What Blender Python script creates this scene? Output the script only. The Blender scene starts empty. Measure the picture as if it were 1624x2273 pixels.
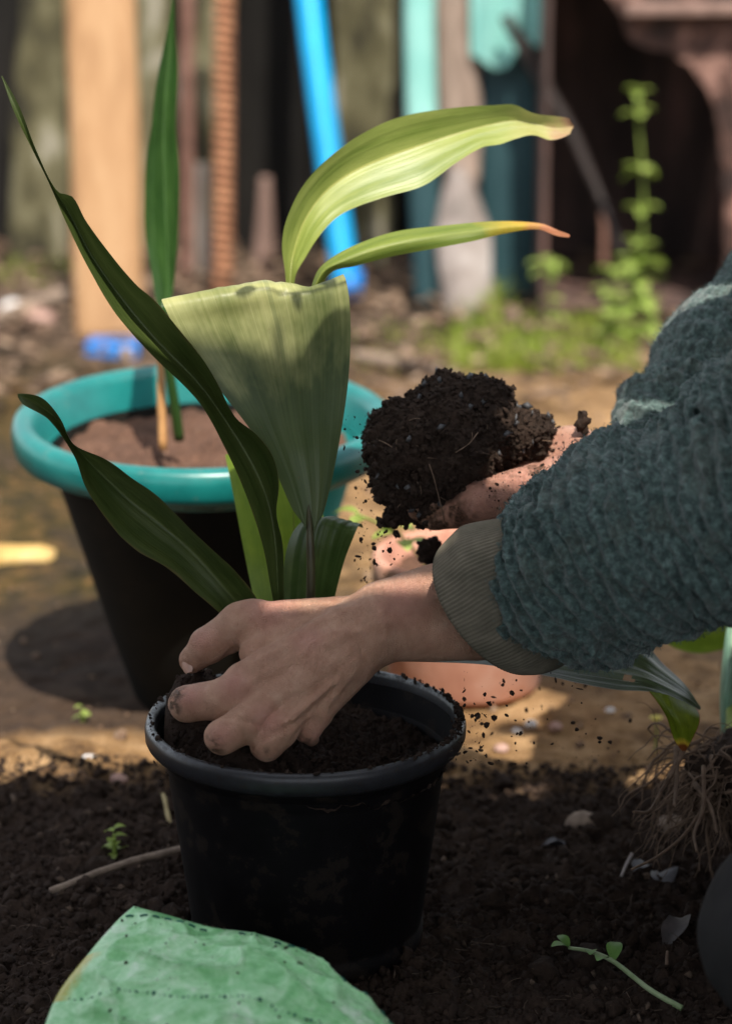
import bpy, bmesh, math, random
import numpy as np
from math import radians, sin, cos, tan, pi

# ------------------------------------------------------------------ camera, sky, sun, exposure
scn = bpy.context.scene
COL = scn.collection
W0, H0, FPX = 1624.0, 2273.0, 6000.0          # picture measure used for all image-derived positions
PITCH = radians(16.2)
CAM = np.array([0.0, 0.0, 0.745])
CR = np.array([1.0, 0.0, 0.0])
CF = np.array([0.0, cos(PITCH), -sin(PITCH)])
CU = np.array([0.0, sin(PITCH), cos(PITCH)])
cd = bpy.data.cameras.new('camera')
cam = bpy.data.objects.new('camera', cd)
COL.objects.link(cam)
cam.location = CAM
cam.rotation_euler = (pi / 2 - PITCH, 0, 0)
cd.sensor_fit = 'VERTICAL'
cd.sensor_height = 36.0
cd.lens = 36.0 * FPX / H0
cd.clip_start = 0.02
cd.clip_end = 400
cd.dof.use_dof = True
cd.dof.focus_distance = 1.665
cd.dof.aperture_fstop = 4.8
cd.dof.aperture_blades = 0
scn.camera = cam

SUNV = np.array([0.12, -0.50, 0.9]); SUNV /= np.linalg.norm(SUNV)   # towards the sun
wd = bpy.data.worlds.new('World'); scn.world = wd; wd.use_nodes = True
wn = wd.node_tree.nodes; wl = wd.node_tree.links
sky = wn.new('ShaderNodeTexSky'); sky.sky_type = 'NISHITA'; sky.sun_disc = False
sky.sun_elevation = math.asin(SUNV[2]); sky.sun_rotation = math.atan2(SUNV[0], SUNV[1])
bgn = wn['Background']; bgn.inputs['Strength'].default_value = 0.135
hsv = wn.new('ShaderNodeHueSaturation'); hsv.inputs['Saturation'].default_value = 0.3
wl.new(sky.outputs[0], hsv.inputs['Color']); wl.new(hsv.outputs[0], bgn.inputs['Color'])
sd = bpy.data.lights.new('sun', 'SUN'); sd.energy = 3.2; sd.angle = radians(0.5); sd.color = (1.0, 0.93, 0.82)
so = bpy.data.objects.new('sun', sd); COL.objects.link(so)
from mathutils import Vector
so.rotation_euler = Vector(SUNV).to_track_quat('Z', 'Y').to_euler()
so.location = (2, -6, 9)
scn.view_settings.view_transform = 'Standard'
scn.view_settings.look = 'None'
scn.view_settings.exposure = 1.14
scn.view_settings.gamma = 1
scn.view_settings.use_curve_mapping = False
scn.render.engine = 'CYCLES'
scn.cycles.use_denoising = True
scn.cycles.max_bounces = 8
scn.cycles.diffuse_bounces = 4

# ------------------------------------------------------------------ helpers
rng = np.random.default_rng(7)
random.seed(7)

def P(x, y, d):
    """point seen at picture position (x, y) at depth d"""
    return CAM + d * (CF + (x - W0 / 2) / FPX * CR - (y - H0 / 2) / FPX * CU)

def PA(a):
    a = np.asarray(a, float)
    return CAM + a[:, 2:3] * (CF + (a[:, 0:1] - W0 / 2) / FPX * CR - (a[:, 1:2] - H0 / 2) / FPX * CU)

def G(x, y, z=0.0):
    """point on the plane of height z seen at (x, y)"""
    v = CF + (x - W0 / 2) / FPX * CR - (y - H0 / 2) / FPX * CU
    return CAM + v * ((z - CAM[2]) / v[2])

def AY(x, y, Y):
    """point at world distance Y seen at (x, y)"""
    v = CF + (x - W0 / 2) / FPX * CR - (y - H0 / 2) / FPX * CU
    return CAM + v * (Y / v[1])

def px(n, d):
    return n * d / FPX

def vnoise(p, seed=0):
    p = np.asarray(p, np.float32)
    i = np.floor(p).astype(np.int64); f = p - i
    f = f * f * (3 - 2 * f)
    def h(a, b, c):
        n = (a * 374761393 + b * 668265263 + c * 2147483647 + seed * 974711) & 0xFFFFFFFF
        n = ((n ^ (n >> 13)) * 1274126177) & 0xFFFFFFFF
        n = ((n ^ (n >> 16)) * 2246822519) & 0xFFFFFFFF
        return ((n >> 8) & 0xFFFF).astype(np.float32) / 32767.5 - 1
    a, b, c = i[:, 0], i[:, 1], i[:, 2]
    fx, fy, fz = f[:, 0], f[:, 1], f[:, 2]
    r = 0
    for dx in (0, 1):
        wx = fx if dx else 1 - fx
        for dy in (0, 1):
            wy = fy if dy else 1 - fy
            for dz in (0, 1):
                wz = fz if dz else 1 - fz
                r = r + wx * wy * wz * h(a + dx, b + dy, c + dz)
    return r

def fbm(p, scale, octs=4, seed=0, gain=0.5):
    p = np.asarray(p, np.float32) * scale
    r = 0; a = 1.0; t = 0
    for o in range(octs):
        r = r + a * vnoise(p + o * 17.3, seed + o); t += a
        a *= gain; p = p * 2.03
    return r / t

BASE = {}
def _reg(o, base):
    BASE[o.name] = np.asarray(base, float)
    return o

def props(o, label=None, cat=None, group=None, kind=None):
    if label: o['label'] = label
    if cat: o['category'] = cat
    if group: o['group'] = group
    if kind: o['kind'] = kind
    return o

def thing(name, loc, label, cat, group=None):
    o = bpy.data.objects.new(name, None); COL.objects.link(o)
    o.location = [float(v) for v in loc]
    o.empty_display_size = 0.02
    props(o, label, cat, group)
    return _reg(o, loc)

def mesh_obj(name, V, F, mat, parent=None, smooth=True, attrs=None, uv=None, kind=None, base=None):
    """V (n,3) world positions; F list/array of faces (array when all faces have the same size)"""
    V = np.asarray(V, np.float64)
    if base is None:
        base = BASE[parent.name] if parent is not None else np.zeros(3)
    me = bpy.data.meshes.new(name)
    L = (V - base).astype(np.float32)
    if isinstance(F, np.ndarray):
        n = F.shape[1]
        me.vertices.add(len(L)); me.vertices.foreach_set('co', L.ravel())
        me.loops.add(F.size); me.loops.foreach_set('vertex_index', F.astype(np.int32).ravel())
        me.polygons.add(len(F))
        me.polygons.foreach_set('loop_start', np.arange(0, F.size, n, dtype=np.int32))
        me.polygons.foreach_set('loop_total', np.full(len(F), n, np.int32))
        me.update(calc_edges=True)
    else:
        me.from_pydata(L.tolist(), [], [list(map(int, f)) for f in F]); me.update()
    me.validate()
    if smooth:
        me.polygons.foreach_set('use_smooth', np.ones(len(me.polygons), bool))
    for k, a in (attrs or {}).items():
        at = me.attributes.new(k, 'FLOAT', 'POINT'); at.data.foreach_set('value', np.asarray(a, np.float32))
    if uv is not None:
        lay = me.uv_layers.new(name='UVMap')
        idx = np.zeros(len(me.loops), np.int32); me.loops.foreach_get('vertex_index', idx)
        lay.data.foreach_set('uv', np.asarray(uv, np.float32)[idx].ravel())
    if mat: me.materials.append(mat)
    o = bpy.data.objects.new(name, me); COL.objects.link(o)
    if parent is not None:
        o.parent = parent
        _reg(o, base)                        # part sits at its thing's base, sub-parts use the same base
    else:
        o.location = [float(v) for v in base]
        _reg(o, base)
    if kind: o['kind'] = kind
    return o

class MB:
    """collects geometry into one mesh"""
    def __init__(self): self.v = []; self.f = []; self.n = 0
    def add(self, V, F):
        V = np.asarray(V, float); self.v.append(V)
        for f in F: self.f.append([int(i) + self.n for i in f])
        self.n += len(V); return self
    def build(self, name, mat, parent=None, **k):
        return mesh_obj(name, np.concatenate(self.v), self.f, mat, parent, **k)

def crom(K, n):
    """Catmull-Rom resample of key rows to n rows"""
    K = np.asarray(K, float); m = len(K)
    if m == 2:
        t = np.linspace(0, 1, n)[:, None]; return K[0] * (1 - t) + K[1] * t
    seg = np.linalg.norm(np.diff(K, axis=0), axis=1); seg = np.maximum(seg, 1e-9)
    s = np.concatenate([[0], np.cumsum(seg)])
    q = np.linspace(0, s[-1], n)
    i = np.clip(np.searchsorted(s, q, 'right') - 1, 0, m - 2)
    t = ((q - s[i]) / seg[i])[:, None]
    tang = np.zeros_like(K)
    tang[1:-1] = (K[2:] - K[:-2]) / (seg[1:] + seg[:-1])[:, None]
    tang[0] = (K[1] - K[0]) / seg[0]; tang[-1] = (K[-1] - K[-2]) / seg[-1]
    h = seg[i][:, None]
    p0, p1, m0, m1 = K[i], K[i + 1], tang[i] * h, tang[i + 1] * h
    return (2*t**3-3*t**2+1)*p0 + (t**3-2*t**2+t)*m0 + (-2*t**3+3*t**2)*p1 + (t**3-t**2)*m1

def tube(pts, rad, seg=10, cap=True, flat=1.0, n=None):
    pts = np.asarray(pts, float); rad = np.broadcast_to(np.asarray(rad, float), (len(pts),)).copy()
    if n:
        q = crom(np.column_stack([pts, rad * 1.0]), n); pts, rad = q[:, :3], q[:, 3]
    t = np.gradient(pts, axis=0); t /= np.linalg.norm(t, axis=1)[:, None] + 1e-12
    ref = np.array([0, 0, 1.0]) if abs(t[0, 2]) < 0.9 else np.array([0, 1.0, 0])
    V = []; N = None
    for k in range(len(pts)):
        if N is None: N = np.cross(t[k], ref)
        else: N = N - t[k] * N.dot(t[k])
        N = N / (np.linalg.norm(N) + 1e-12); B = np.cross(t[k], N)
        a = np.arange(seg) / seg * 2 * pi
        V.append(pts[k] + rad[k] * (np.cos(a)[:, None] * N + flat * np.sin(a)[:, None] * B))
    V = np.concatenate(V); F = []
    for k in range(len(pts) - 1):
        for j in range(seg):
            a = k * seg + j; b = k * seg + (j + 1) % seg
            F.append([a, b, b + seg, a + seg])
    if cap:
        F.append(list(range(seg))[::-1]); F.append([(len(pts) - 1) * seg + j for j in range(seg)])
    return V, F

def lathe(prof, c, seg=96, wob=0.0):
    prof = np.asarray(prof, float); a = np.arange(seg) / seg * 2 * pi
    V = []
    for r, z in prof:
        V.append(np.column_stack([c[0] + r * np.cos(a), c[1] + r * np.sin(a), np.full(seg, c[2] + z)]))
    V = np.concatenate(V); F = []
    for k in range(len(prof) - 1):
        for j in range(seg):
            p = k * seg + j; q = k * seg + (j + 1) % seg
            F.append([p, q, q + seg, p + seg])
    return V, np.array(F)

def box(lo, hi, bev=0.0, seg=2):
    bm = bmesh.new(); bmesh.ops.create_cube(bm, size=1)
    lo = np.asarray(lo, float); hi = np.asarray(hi, float)
    for v in bm.verts:
        v.co = [lo[i] + (v.co[i] + 0.5) * (hi[i] - lo[i]) for i in range(3)]
    if bev > 0:
        bmesh.ops.bevel(bm, geom=bm.edges[:] , offset=bev, segments=seg, affect='EDGES', profile=0.6)
    bm.verts.index_update()
    V = np.array([v.co[:] for v in bm.verts]); F = [[v.index for v in f.verts] for f in bm.faces]
    bm.free(); return V, F

def slab(corners, thick, rough=0.0, nu=10, nv=24, seed=0):
    """board whose front face has the four corner points (bl, br, tr, tl); thickness along +Y-ish normal, worn edges"""
    bl, br, tr, tl = [np.asarray(c, float) for c in corners]
    nrm = np.cross(br - bl, tl - bl); nrm /= np.linalg.norm(nrm)
    if nrm[1] < 0: nrm = -nrm
    u = np.linspace(0, 1, nu); v = np.linspace(0, 1, nv)
    U, Vv = np.meshgrid(u, v)
    Q = ((1-U)*(1-Vv))[..., None]*bl + (U*(1-Vv))[..., None]*br + (U*Vv)[..., None]*tr + ((1-U)*Vv)[..., None]*tl
    Fr = Q.reshape(-1, 3); Bk = Fr + nrm * thick
    if rough:
        d = fbm(Fr, 18, 3, seed)[:, None] * rough
        Fr = Fr + nrm * d
        ex = (br - bl) / np.linalg.norm(br - bl)
        e = fbm(np.column_stack([Fr[:, 2] * 1.0, Fr[:, 0] * 0, Fr[:, 0] * 0]), 14, 3, seed + 5)[:, None] * rough * 1.6
        Fr = Fr + ex * e; Bk = Bk + ex * e
    # round the long front edges
    rr = min(thick * 0.35, 0.006)
    edge = np.zeros((nv, nu)); edge[:, 0] = edge[:, -1] = 1
    Fr = Fr + nrm * (edge.reshape(-1, 1) * rr)
    V = np.concatenate([Fr, Bk]); F = []; n = nu * nv
    for j in range(nv - 1):
        for i in range(nu - 1):
            a = j * nu + i
            F.append([a, a + 1, a + nu + 1, a + nu]); F.append([n + a, n + a + nu, n + a + nu + 1, n + a + 1])
    for j in range(nv - 1):
        a = j * nu; F.append([a, a + nu, n + a + nu, n + a])
        a = j * nu + nu - 1; F.append([a, n + a, n + a + nu, a + nu])
    for i in range(nu - 1):
        F.append([i, n + i, n + i + 1, i + 1]); a = (nv - 1) * nu + i; F.append([a, a + 1, n + a + 1, n + a])
    return V, F

_ico = None
def ico(sub=1):
    bm = bmesh.new(); bmesh.ops.create_icosphere(bm, subdivisions=sub, radius=1.0)
    bm.verts.index_update()
    V = np.array([v.co[:] for v in bm.verts]); F = np.array([[v.index for v in f.verts] for f in bm.faces]); bm.free()
    return V, F
ICO1 = ico(1); ICO2 = ico(2)

def lumps(pts, sizes, seed=0, ic=None, aniso=0.5):
    """many small irregular lumps as one vertex / face array"""
    r = np.random.default_rng(seed); bv, bf = ic or ICO1
    n = len(pts); m = len(bv)
    q = r.normal(size=(n, 4)); q /= np.linalg.norm(q, axis=1)[:, None]
    w, x, y, z = q.T
    R = np.stack([np.stack([1-2*(y*y+z*z), 2*(x*y-z*w), 2*(x*z+y*w)], -1),
                  np.stack([2*(x*y+z*w), 1-2*(x*x+z*z), 2*(y*z-x*w)], -1),
                  np.stack([2*(x*z-y*w), 2*(y*z+x*w), 1-2*(x*x+y*y)], -1)], 1)
    S = 1 + aniso * r.uniform(-1, 1, (n, 1, 3))
    J = 1 + 0.28 * r.uniform(-1, 1, (n, m, 1))
    V = np.einsum('nij,nmj->nmi', R, bv[None] * S * J) * np.asarray(sizes)[:, None, None] + np.asarray(pts)[:, None, :]
    F = (bf[None] + (np.arange(n) * m)[:, None, None]).reshape(-1, 3)
    return V.reshape(-1, 3), F

# ------------------------------------------------------------------ implicit surfaces (one smooth skin per body)
def s_cone(p, a, b, ra, rb):
    a = np.asarray(a, np.float32); b = np.asarray(b, np.float32)
    ba = b - a; l2 = float(ba @ ba)
    t = np.clip(((p - a) @ ba) / l2, 0, 1)
    return np.linalg.norm(p - a - t[:, None] * ba, axis=1) - (ra + (rb - ra) * t)

def smin(a, b, k):
    h = np.clip(0.5 + 0.5 * (b - a) / k, 0, 1)
    return b + (a - b) * h - k * h * (1 - h)

def seg_dist(p, K):
    best = None
    for i in range(len(K) - 1):
        a = K[i].astype(np.float32); ba = (K[i + 1] - K[i]).astype(np.float32)
        t = np.clip(((p - a) @ ba) / max(float(ba @ ba), 1e-12), 0, 1)
        d = np.linalg.norm(p - a - t[:, None] * ba, axis=1)
        best = d if best is None else np.minimum(best, d)
    return best

def iso_mesh(fn, lo, hi, h, coarse=4, detail=None, band=1.0):
    """surface nets of fn(points) < 0 inside the box; detail(points) is added near the surface only"""
    lo = np.asarray(lo, float); hi = np.asarray(hi, float)
    nc = np.ceil((hi - lo) / (h * coarse)).astype(int) + 1
    ax = [lo[i] + np.arange(nc[i]) * h * coarse for i in range(3)]
    gp = np.stack(np.meshgrid(*ax, indexing='ij'), -1).reshape(-1, 3).astype(np.float32)
    Cv = fn(gp).reshape(nc)
    n = (nc - 1) * coarse + 1
    near = np.abs(Cv) < h * coarse * 1.9 + band * 0.002
    nb = near[:-1, :-1, :-1].copy()
    for dx in (0, 1):
        for dy in (0, 1):
            for dz in (0, 1):
                nb |= near[dx:nc[0]-1+dx, dy:nc[1]-1+dy, dz:nc[2]-1+dz]
    Fv = np.repeat(np.repeat(np.repeat(Cv, coarse, 0), coarse, 1), coarse, 2)[:n[0], :n[1], :n[2]].copy()
    Mk = np.repeat(np.repeat(np.repeat(nb, coarse, 0), coarse, 1), coarse, 2)
    Mf = np.zeros(n, bool); Mf[:Mk.shape[0], :Mk.shape[1], :Mk.shape[2]] = Mk
    Mf[1:] |= Mf[:-1]; Mf[:, 1:] |= Mf[:, :-1]; Mf[:, :, 1:] |= Mf[:, :, :-1]
    idx = np.argwhere(Mf)
    out = np.empty(len(idx), np.float32)
    for s in range(0, len(idx), 400000):
        q = (lo + idx[s:s + 400000] * h).astype(np.float32)
        v = fn(q)
        if detail is not None:
            m = np.abs(v) < 0.012
            if m.any():
                v[m] += detail(q[m])
        out[s:s + 400000] = v
    Fv[Mf] = out
    S = Fv < 0
    cnt = np.zeros(n - 1, np.int8)
    for dx in (0, 1):
        for dy in (0, 1):
            for dz in (0, 1):
                cnt += S[dx:n[0]-1+dx, dy:n[1]-1+dy, dz:n[2]-1+dz]
    act = (cnt > 0) & (cnt < 8)
    ci = np.argwhere(act)
    vid = np.full(n - 1, -1, np.int64); vid[act] = np.arange(len(ci))
    acc = np.zeros((len(ci), 3)); num = np.zeros(len(ci))
    corners = [(0,0,0),(1,0,0),(0,1,0),(1,1,0),(0,0,1),(1,0,1),(0,1,1),(1,1,1)]
    vals = [Fv[ci[:,0]+c[0], ci[:,1]+c[1], ci[:,2]+c[2]] for c in corners]
    for i in range(8):
        for ax_ in range(3):
            if corners[i][ax_] == 0:
                j = i + (1 << ax_)
                a, b = vals[i], vals[j]; m = (a < 0) != (b < 0)
                t = np.zeros(len(ci)); t[m] = a[m] / (a[m] - b[m])
                pt = np.array(corners[i], float) + t[:, None] * np.eye(3)[ax_]
                acc[m] += pt[m]; num[m] += 1
    V = lo + (ci + acc / num[:, None]) * h
    Fs = []
    for ax_ in range(3):
        o = [1, 1, 1]; o[ax_] = 0
        sl0 = tuple(slice(o[i], n[i] - 1) for i in range(3))
        sl1 = tuple(slice(o[i] + (1 if i == ax_ else 0), n[i] - 1 + (1 if i == ax_ else 0)) for i in range(3))
        a, b = S[sl0], S[sl1]
        e = np.argwhere(a != b); 
        if len(e) == 0: continue
        flip = a[e[:, 0], e[:, 1], e[:, 2]]
        e = e + np.array(o)
        u, w = [(1, 2), (2, 0), (0, 1)][ax_]
        du = np.zeros(3, int); du[u] = 1; dw = np.zeros(3, int); dw[w] = 1
        g = lambda q: vid[q[:, 0], q[:, 1], q[:, 2]]
        qd = np.stack([g(e - du - dw), g(e - dw), g(e), g(e - du)], 1)
        qd[~flip] = qd[~flip][:, ::-1]
        Fs.append(qd)
    Fq = np.concatenate(Fs); Fq = Fq[(Fq >= 0).all(1)]
    return V, Fq

def islands(V, F, least=400):
    """split into connected pieces, dropping the tiny ones"""
    lab = np.arange(len(V)); e = np.concatenate([F[:, [i, (i + 1) % F.shape[1]]] for i in range(F.shape[1])])
    while True:
        m = np.minimum(lab[e[:, 0]], lab[e[:, 1]]); new = lab.copy()
        np.minimum.at(new, e[:, 0], m); np.minimum.at(new, e[:, 1], m); new = new[new]
        if (new == lab).all(): break
        lab = new
    out = []
    ids, n_ = np.unique(lab, return_counts=True)
    for k in ids[np.argsort(-n_)]:
        sel = lab == k
        if sel.sum() < least: continue
        ix = np.cumsum(sel) - 1; f = F[sel[F[:, 0]]]; out.append((V[sel], ix[f]))
    return out

def relax(V, F, it=2, lam=0.5):
    n = len(V)
    e = np.concatenate([F[:, [i, (i + 1) % F.shape[1]]] for i in range(F.shape[1])])
    deg = np.bincount(e[:, 0], minlength=n) + np.bincount(e[:, 1], minlength=n)
    for _ in range(it):
        A = np.zeros_like(V)
        for k in range(3):
            A[:, k] = np.bincount(e[:, 0], V[e[:, 1], k], n) + np.bincount(e[:, 1], V[e[:, 0], k], n)
        V = V + lam * (A / np.maximum(deg, 1)[:, None] - V)
    return V

def vnormals(V, F):
    a = V[F[:, 0]]; nrm = np.cross(V[F[:, 1]] - a, V[F[:, 2]] - a)
    N = np.zeros_like(V)
    for k in range(F.shape[1]):
        for c in range(3): N[:, c] += np.bincount(F[:, k], nrm[:, c], len(V))
    return N / (np.linalg.norm(N, axis=1)[:, None] + 1e-12)

# ------------------------------------------------------------------ materials
def newmat(name):
    m = bpy.data.materials.new(name); m.use_nodes = True
    nt = m.node_tree
    return m, nt, nt.nodes, nt.links, nt.nodes['Principled BSDF']

def nd(nt, t, **kw):
    n = nt.nodes.new(t)
    for k, v in kw.items():
        if k in n.inputs: n.inputs[k].default_value = v
        else: setattr(n, k, v)
    return n

def ramp(nt, stops, fac=None):
    r = nt.nodes.new('ShaderNodeValToRGB')
    el = r.color_ramp.elements
    while len(el) > 1: el.remove(el[-1])
    el[0].position = stops[0][0]; el[0].color = (*stops[0][1], 1)
    for p_, c in stops[1:]:
        e = el.new(p_); e.color = (*c, 1)
    if fac is not None: nt.links.new(fac, r.inputs['Fac'])
    return r.outputs['Color']

def noise_out(nt, scale, detail=4, rough=0.6, vec=None, dist=0.0):
    n = nd(nt, 'ShaderNodeTexNoise'); n.inputs['Scale'].default_value = scale
    n.inputs['Detail'].default_value = detail; n.inputs['Roughness'].default_value = rough
    n.inputs['Distortion'].default_value = dist
    if vec is not None: nt.links.new(vec, n.inputs['Vector'])
    return n.outputs['Fac']

def objvec(nt, scale=(1, 1, 1)):
    t = nt.nodes.new('ShaderNodeTexCoord'); mp = nt.nodes.new('ShaderNodeMapping')
    mp.inputs['Scale'].default_value = scale
    nt.links.new(t.outputs['Object'], mp.inputs['Vector']); return mp.outputs['Vector']

def math_(nt, op, a, b=None, c=None, clamp=False):
    n = nt.nodes.new('ShaderNodeMath'); n.operation = op; n.use_clamp = clamp
    for i, v in enumerate((a, b, c)):
        if v is None: continue
        if isinstance(v, (int, float)): n.inputs[i].default_value = v
        else: nt.links.new(v, n.inputs[i])
    return n.outputs[0]

def mixc(nt, fac, a, b, mode='MIX'):
    n = nt.nodes.new('ShaderNodeMix'); n.data_type = 'RGBA'; n.blend_type = mode
    for s, v in ((0, fac), (6, a), (7, b)):
        if isinstance(v, (int, float)): n.inputs[s].default_value = v
        elif isinstance(v, tuple): n.inputs[s].default_value = (*v, 1)
        else: nt.links.new(v, n.inputs[s])
    return n.outputs[2]

def bump(nt, height, strength, dist, bsdf, normal=None):
    b = nt.nodes.new('ShaderNodeBump'); b.inputs['Strength'].default_value = strength
    b.inputs['Distance'].default_value = dist
    nt.links.new(height, b.inputs['Height'])
    if normal is not None: nt.links.new(normal, b.inputs['Normal'])
    nt.links.new(b.outputs['Normal'], bsdf.inputs['Normal']); return b.outputs['Normal']

def simple(name, stops, scale=40, rough=0.7, bs=None, bd=0.001, bscale=None, detail=5, stretch=(1, 1, 1), spec=0.4, dist=0.0):
    m, nt, n, l, b = newmat(name)
    v = objvec(nt, stretch)
    f = noise_out(nt, scale, detail, 0.62, v, dist)
    l.new(ramp(nt, stops, f), b.inputs['Base Color'])
    b.inputs['Roughness'].default_value = rough
    b.inputs['Specular IOR Level'].default_value = spec
    if bs: bump(nt, noise_out(nt, bscale or scale * 3, 5, 0.6, v), bs, bd, b)
    return m

def attr(nt, name):
    a = nt.nodes.new('ShaderNodeAttribute'); a.attribute_name = name; return a.outputs['Fac']

# ------------------------------------------------------------------ shared materials
def leaf_mat(name, dark, light, rib, tip=(0.45, 0.2, 0.03), tip_at=2.0, transl=0.3, rough=0.38, spots=0.0, tcol=None, edge=None, grad=None, tipmid=(0.55, 0.38, 0.04)):
    m, nt, n, l, b = newmat(name)
    tc = nt.nodes.new('ShaderNodeTexCoord'); sp = nt.nodes.new('ShaderNodeSeparateXYZ')
    l.new(tc.outputs['UV'], sp.inputs[0])
    u, v = sp.outputs[0], sp.outputs[1]
    cb = nt.nodes.new('ShaderNodeCombineXYZ')
    l.new(math_(nt, 'MULTIPLY', u, 46), cb.inputs[0]); l.new(math_(nt, 'MULTIPLY', v, 1.2), cb.inputs[1])
    st = noise_out(nt, 1.0, 3, 0.6, cb.outputs[0])
    cb2 = nt.nodes.new('ShaderNodeCombineXYZ')
    l.new(math_(nt, 'MULTIPLY', u, 3), cb2.inputs[0]); l.new(math_(nt, 'MULTIPLY', v, 5), cb2.inputs[1])
    bl = noise_out(nt, 1.0, 4, 0.6, cb2.outputs[0])
    f = math_(nt, 'ADD', math_(nt, 'MULTIPLY', st, 0.40), math_(nt, 'MULTIPLY', bl, 0.70))
    c = ramp(nt, [(0.36, dark), (0.72, light)], f)
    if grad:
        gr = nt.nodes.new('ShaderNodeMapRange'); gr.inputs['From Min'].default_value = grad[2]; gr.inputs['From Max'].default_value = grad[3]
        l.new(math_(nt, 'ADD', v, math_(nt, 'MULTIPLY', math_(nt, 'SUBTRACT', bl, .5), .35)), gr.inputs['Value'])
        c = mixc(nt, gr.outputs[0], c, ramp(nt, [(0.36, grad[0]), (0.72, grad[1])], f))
    mid = math_(nt, 'ABSOLUTE', math_(nt, 'SUBTRACT', u, 0.5))
    ribf = math_(nt, 'LESS_THAN', mid, 0.013)
    c = mixc(nt, math_(nt, 'MULTIPLY', ribf, 0.35), c, rib)
    # worn brown specks and a dry tip
    nz = noise_out(nt, 900, 3, 0.6, objvec(nt))
    nz2 = noise_out(nt, 60, 3, 0.6, objvec(nt))
    if spots:
        sm = math_(nt, 'MULTIPLY', math_(nt, 'GREATER_THAN', nz, 0.70), math_(nt, 'GREATER_THAN', nz2, 0.56))
        c = mixc(nt, math_(nt, 'MULTIPLY', sm, spots), c, (0.16, 0.05, 0.012))
    if tip_at < 1.5:
        tf = math_(nt, 'ADD', v, math_(nt, 'MULTIPLY', math_(nt, 'SUBTRACT', nz2, 0.5), 0.12))
        c = ramp_mix(nt, c, tf, tip_at, tip, tipmid)
    if edge is not None:
        ef = math_(nt, 'MULTIPLY', math_(nt, 'GREATER_THAN', math_(nt, 'ADD', mid, math_(nt, 'MULTIPLY', math_(nt, 'SUBTRACT', nz2, 0.5), 0.12)), 0.478), 0.8)
        c = mixc(nt, ef, c, edge)
    l.new(c, b.inputs['Base Color'])
    b.inputs['Roughness'].default_value = rough
    b.inputs['Specular IOR Level'].default_value = 0.45
    h = math_(nt, 'ADD', st, math_(nt, 'MULTIPLY', ribf, -0.8))
    bump(nt, h, 0.45, 0.0009, b)
    tr = nt.nodes.new('ShaderNodeBsdfTranslucent')
    if tcol: l.new(mixc(nt, 0.7, c, tcol), tr.inputs['Color'])
    else: l.new(c, tr.inputs['Color'])
    mx = nt.nodes.new('ShaderNodeMixShader'); mx.inputs[0].default_value = transl
    l.new(b.outputs[0], mx.inputs[1]); l.new(tr.outputs[0], mx.inputs[2])
    l.new(mx.outputs[0], nt.nodes['Material Output'].inputs['Surface'])
    return m

def ramp_mix(nt, c, f, at, tip, mid=(0.55, 0.38, 0.04)):
    g = nt.nodes.new('ShaderNodeMapRange'); g.inputs['From Min'].default_value = at - 0.03; g.inputs['From Max'].default_value = at + 0.06
    nt.links.new(f, g.inputs['Value'])
    c = mixc(nt, g.outputs[0], c, mid)
    g2 = nt.nodes.new('ShaderNodeMapRange'); g2.inputs['From Min'].default_value = at + 0.05; g2.inputs['From Max'].default_value = at + 0.1
    nt.links.new(f, g2.inputs['Value'])
    return mixc(nt, g2.outputs[0], c, tip)

def grid_leaf(L, M, R, n=70, m=25, cor=0.00035, wav=0.0, seed=0, k=0.55):
    """leaf blade through three key lines (left edge, rib, right edge) given as picture x, y and depth"""
    L, M, R = [PA(crom(k, n)) for k in (L, M, R)]
    u = np.linspace(0, 1, m)
    w0 = (1-u)*(1-2*u); w1 = 4*u*(1-u); w2 = u*(2*u-1)
    lin0 = np.clip(1-2*u, 0, 1); lin1 = 1-np.abs(2*u-1); lin2 = np.clip(2*u-1, 0, 1)
    a0, a1, a2 = [k*x+(1-k)*y for x, y in ((lin0, w0), (lin1, w1), (lin2, w2))]
    V = a0[None, :, None]*L[:, None] + a1[None, :, None]*M[:, None] + a2[None, :, None]*R[:, None]
    du = np.gradient(V, axis=1); dv = np.gradient(V, axis=0)
    N = np.cross(du, dv); N /= np.linalg.norm(N, axis=2)[..., None] + 1e-12
    wdt = np.linalg.norm(R - L, axis=1)
    rel = np.clip(wdt / 0.03, 0, 1)[:, None]
    pw = vnoise(np.column_stack([u * 23, u * 0 + seed * 7.7, u * 0]), 3) + .5 * vnoise(np.column_stack([u * 47, u * 0 + seed * 3.1, u * 0]), 5)
    V = V + N * (cor * 1.6 * pw[None] * rel * np.minimum(1, 6*np.minimum(u, 1-u))[None])[..., None]
    if wav:
        s = np.linspace(0, 1, n)
        ph = fbm(np.column_stack([s * 7, s * 0, s * 0 + seed]), 1, 3, seed)
        V = V + N * (wav * ph[:, None] * (np.abs(2*u-1) ** 2)[None])[..., None]
    uu, vv = np.meshgrid(u, np.linspace(0, 1, n))
    F = []
    i = np.arange(n*m).reshape(n, m)
    F = np.stack([i[:-1, :-1], i[:-1, 1:], i[1:, 1:], i[1:, :-1]], -1).reshape(-1, 4)
    return V.reshape(-1, 3), F, np.column_stack([uu.ravel(), vv.ravel()])

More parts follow.
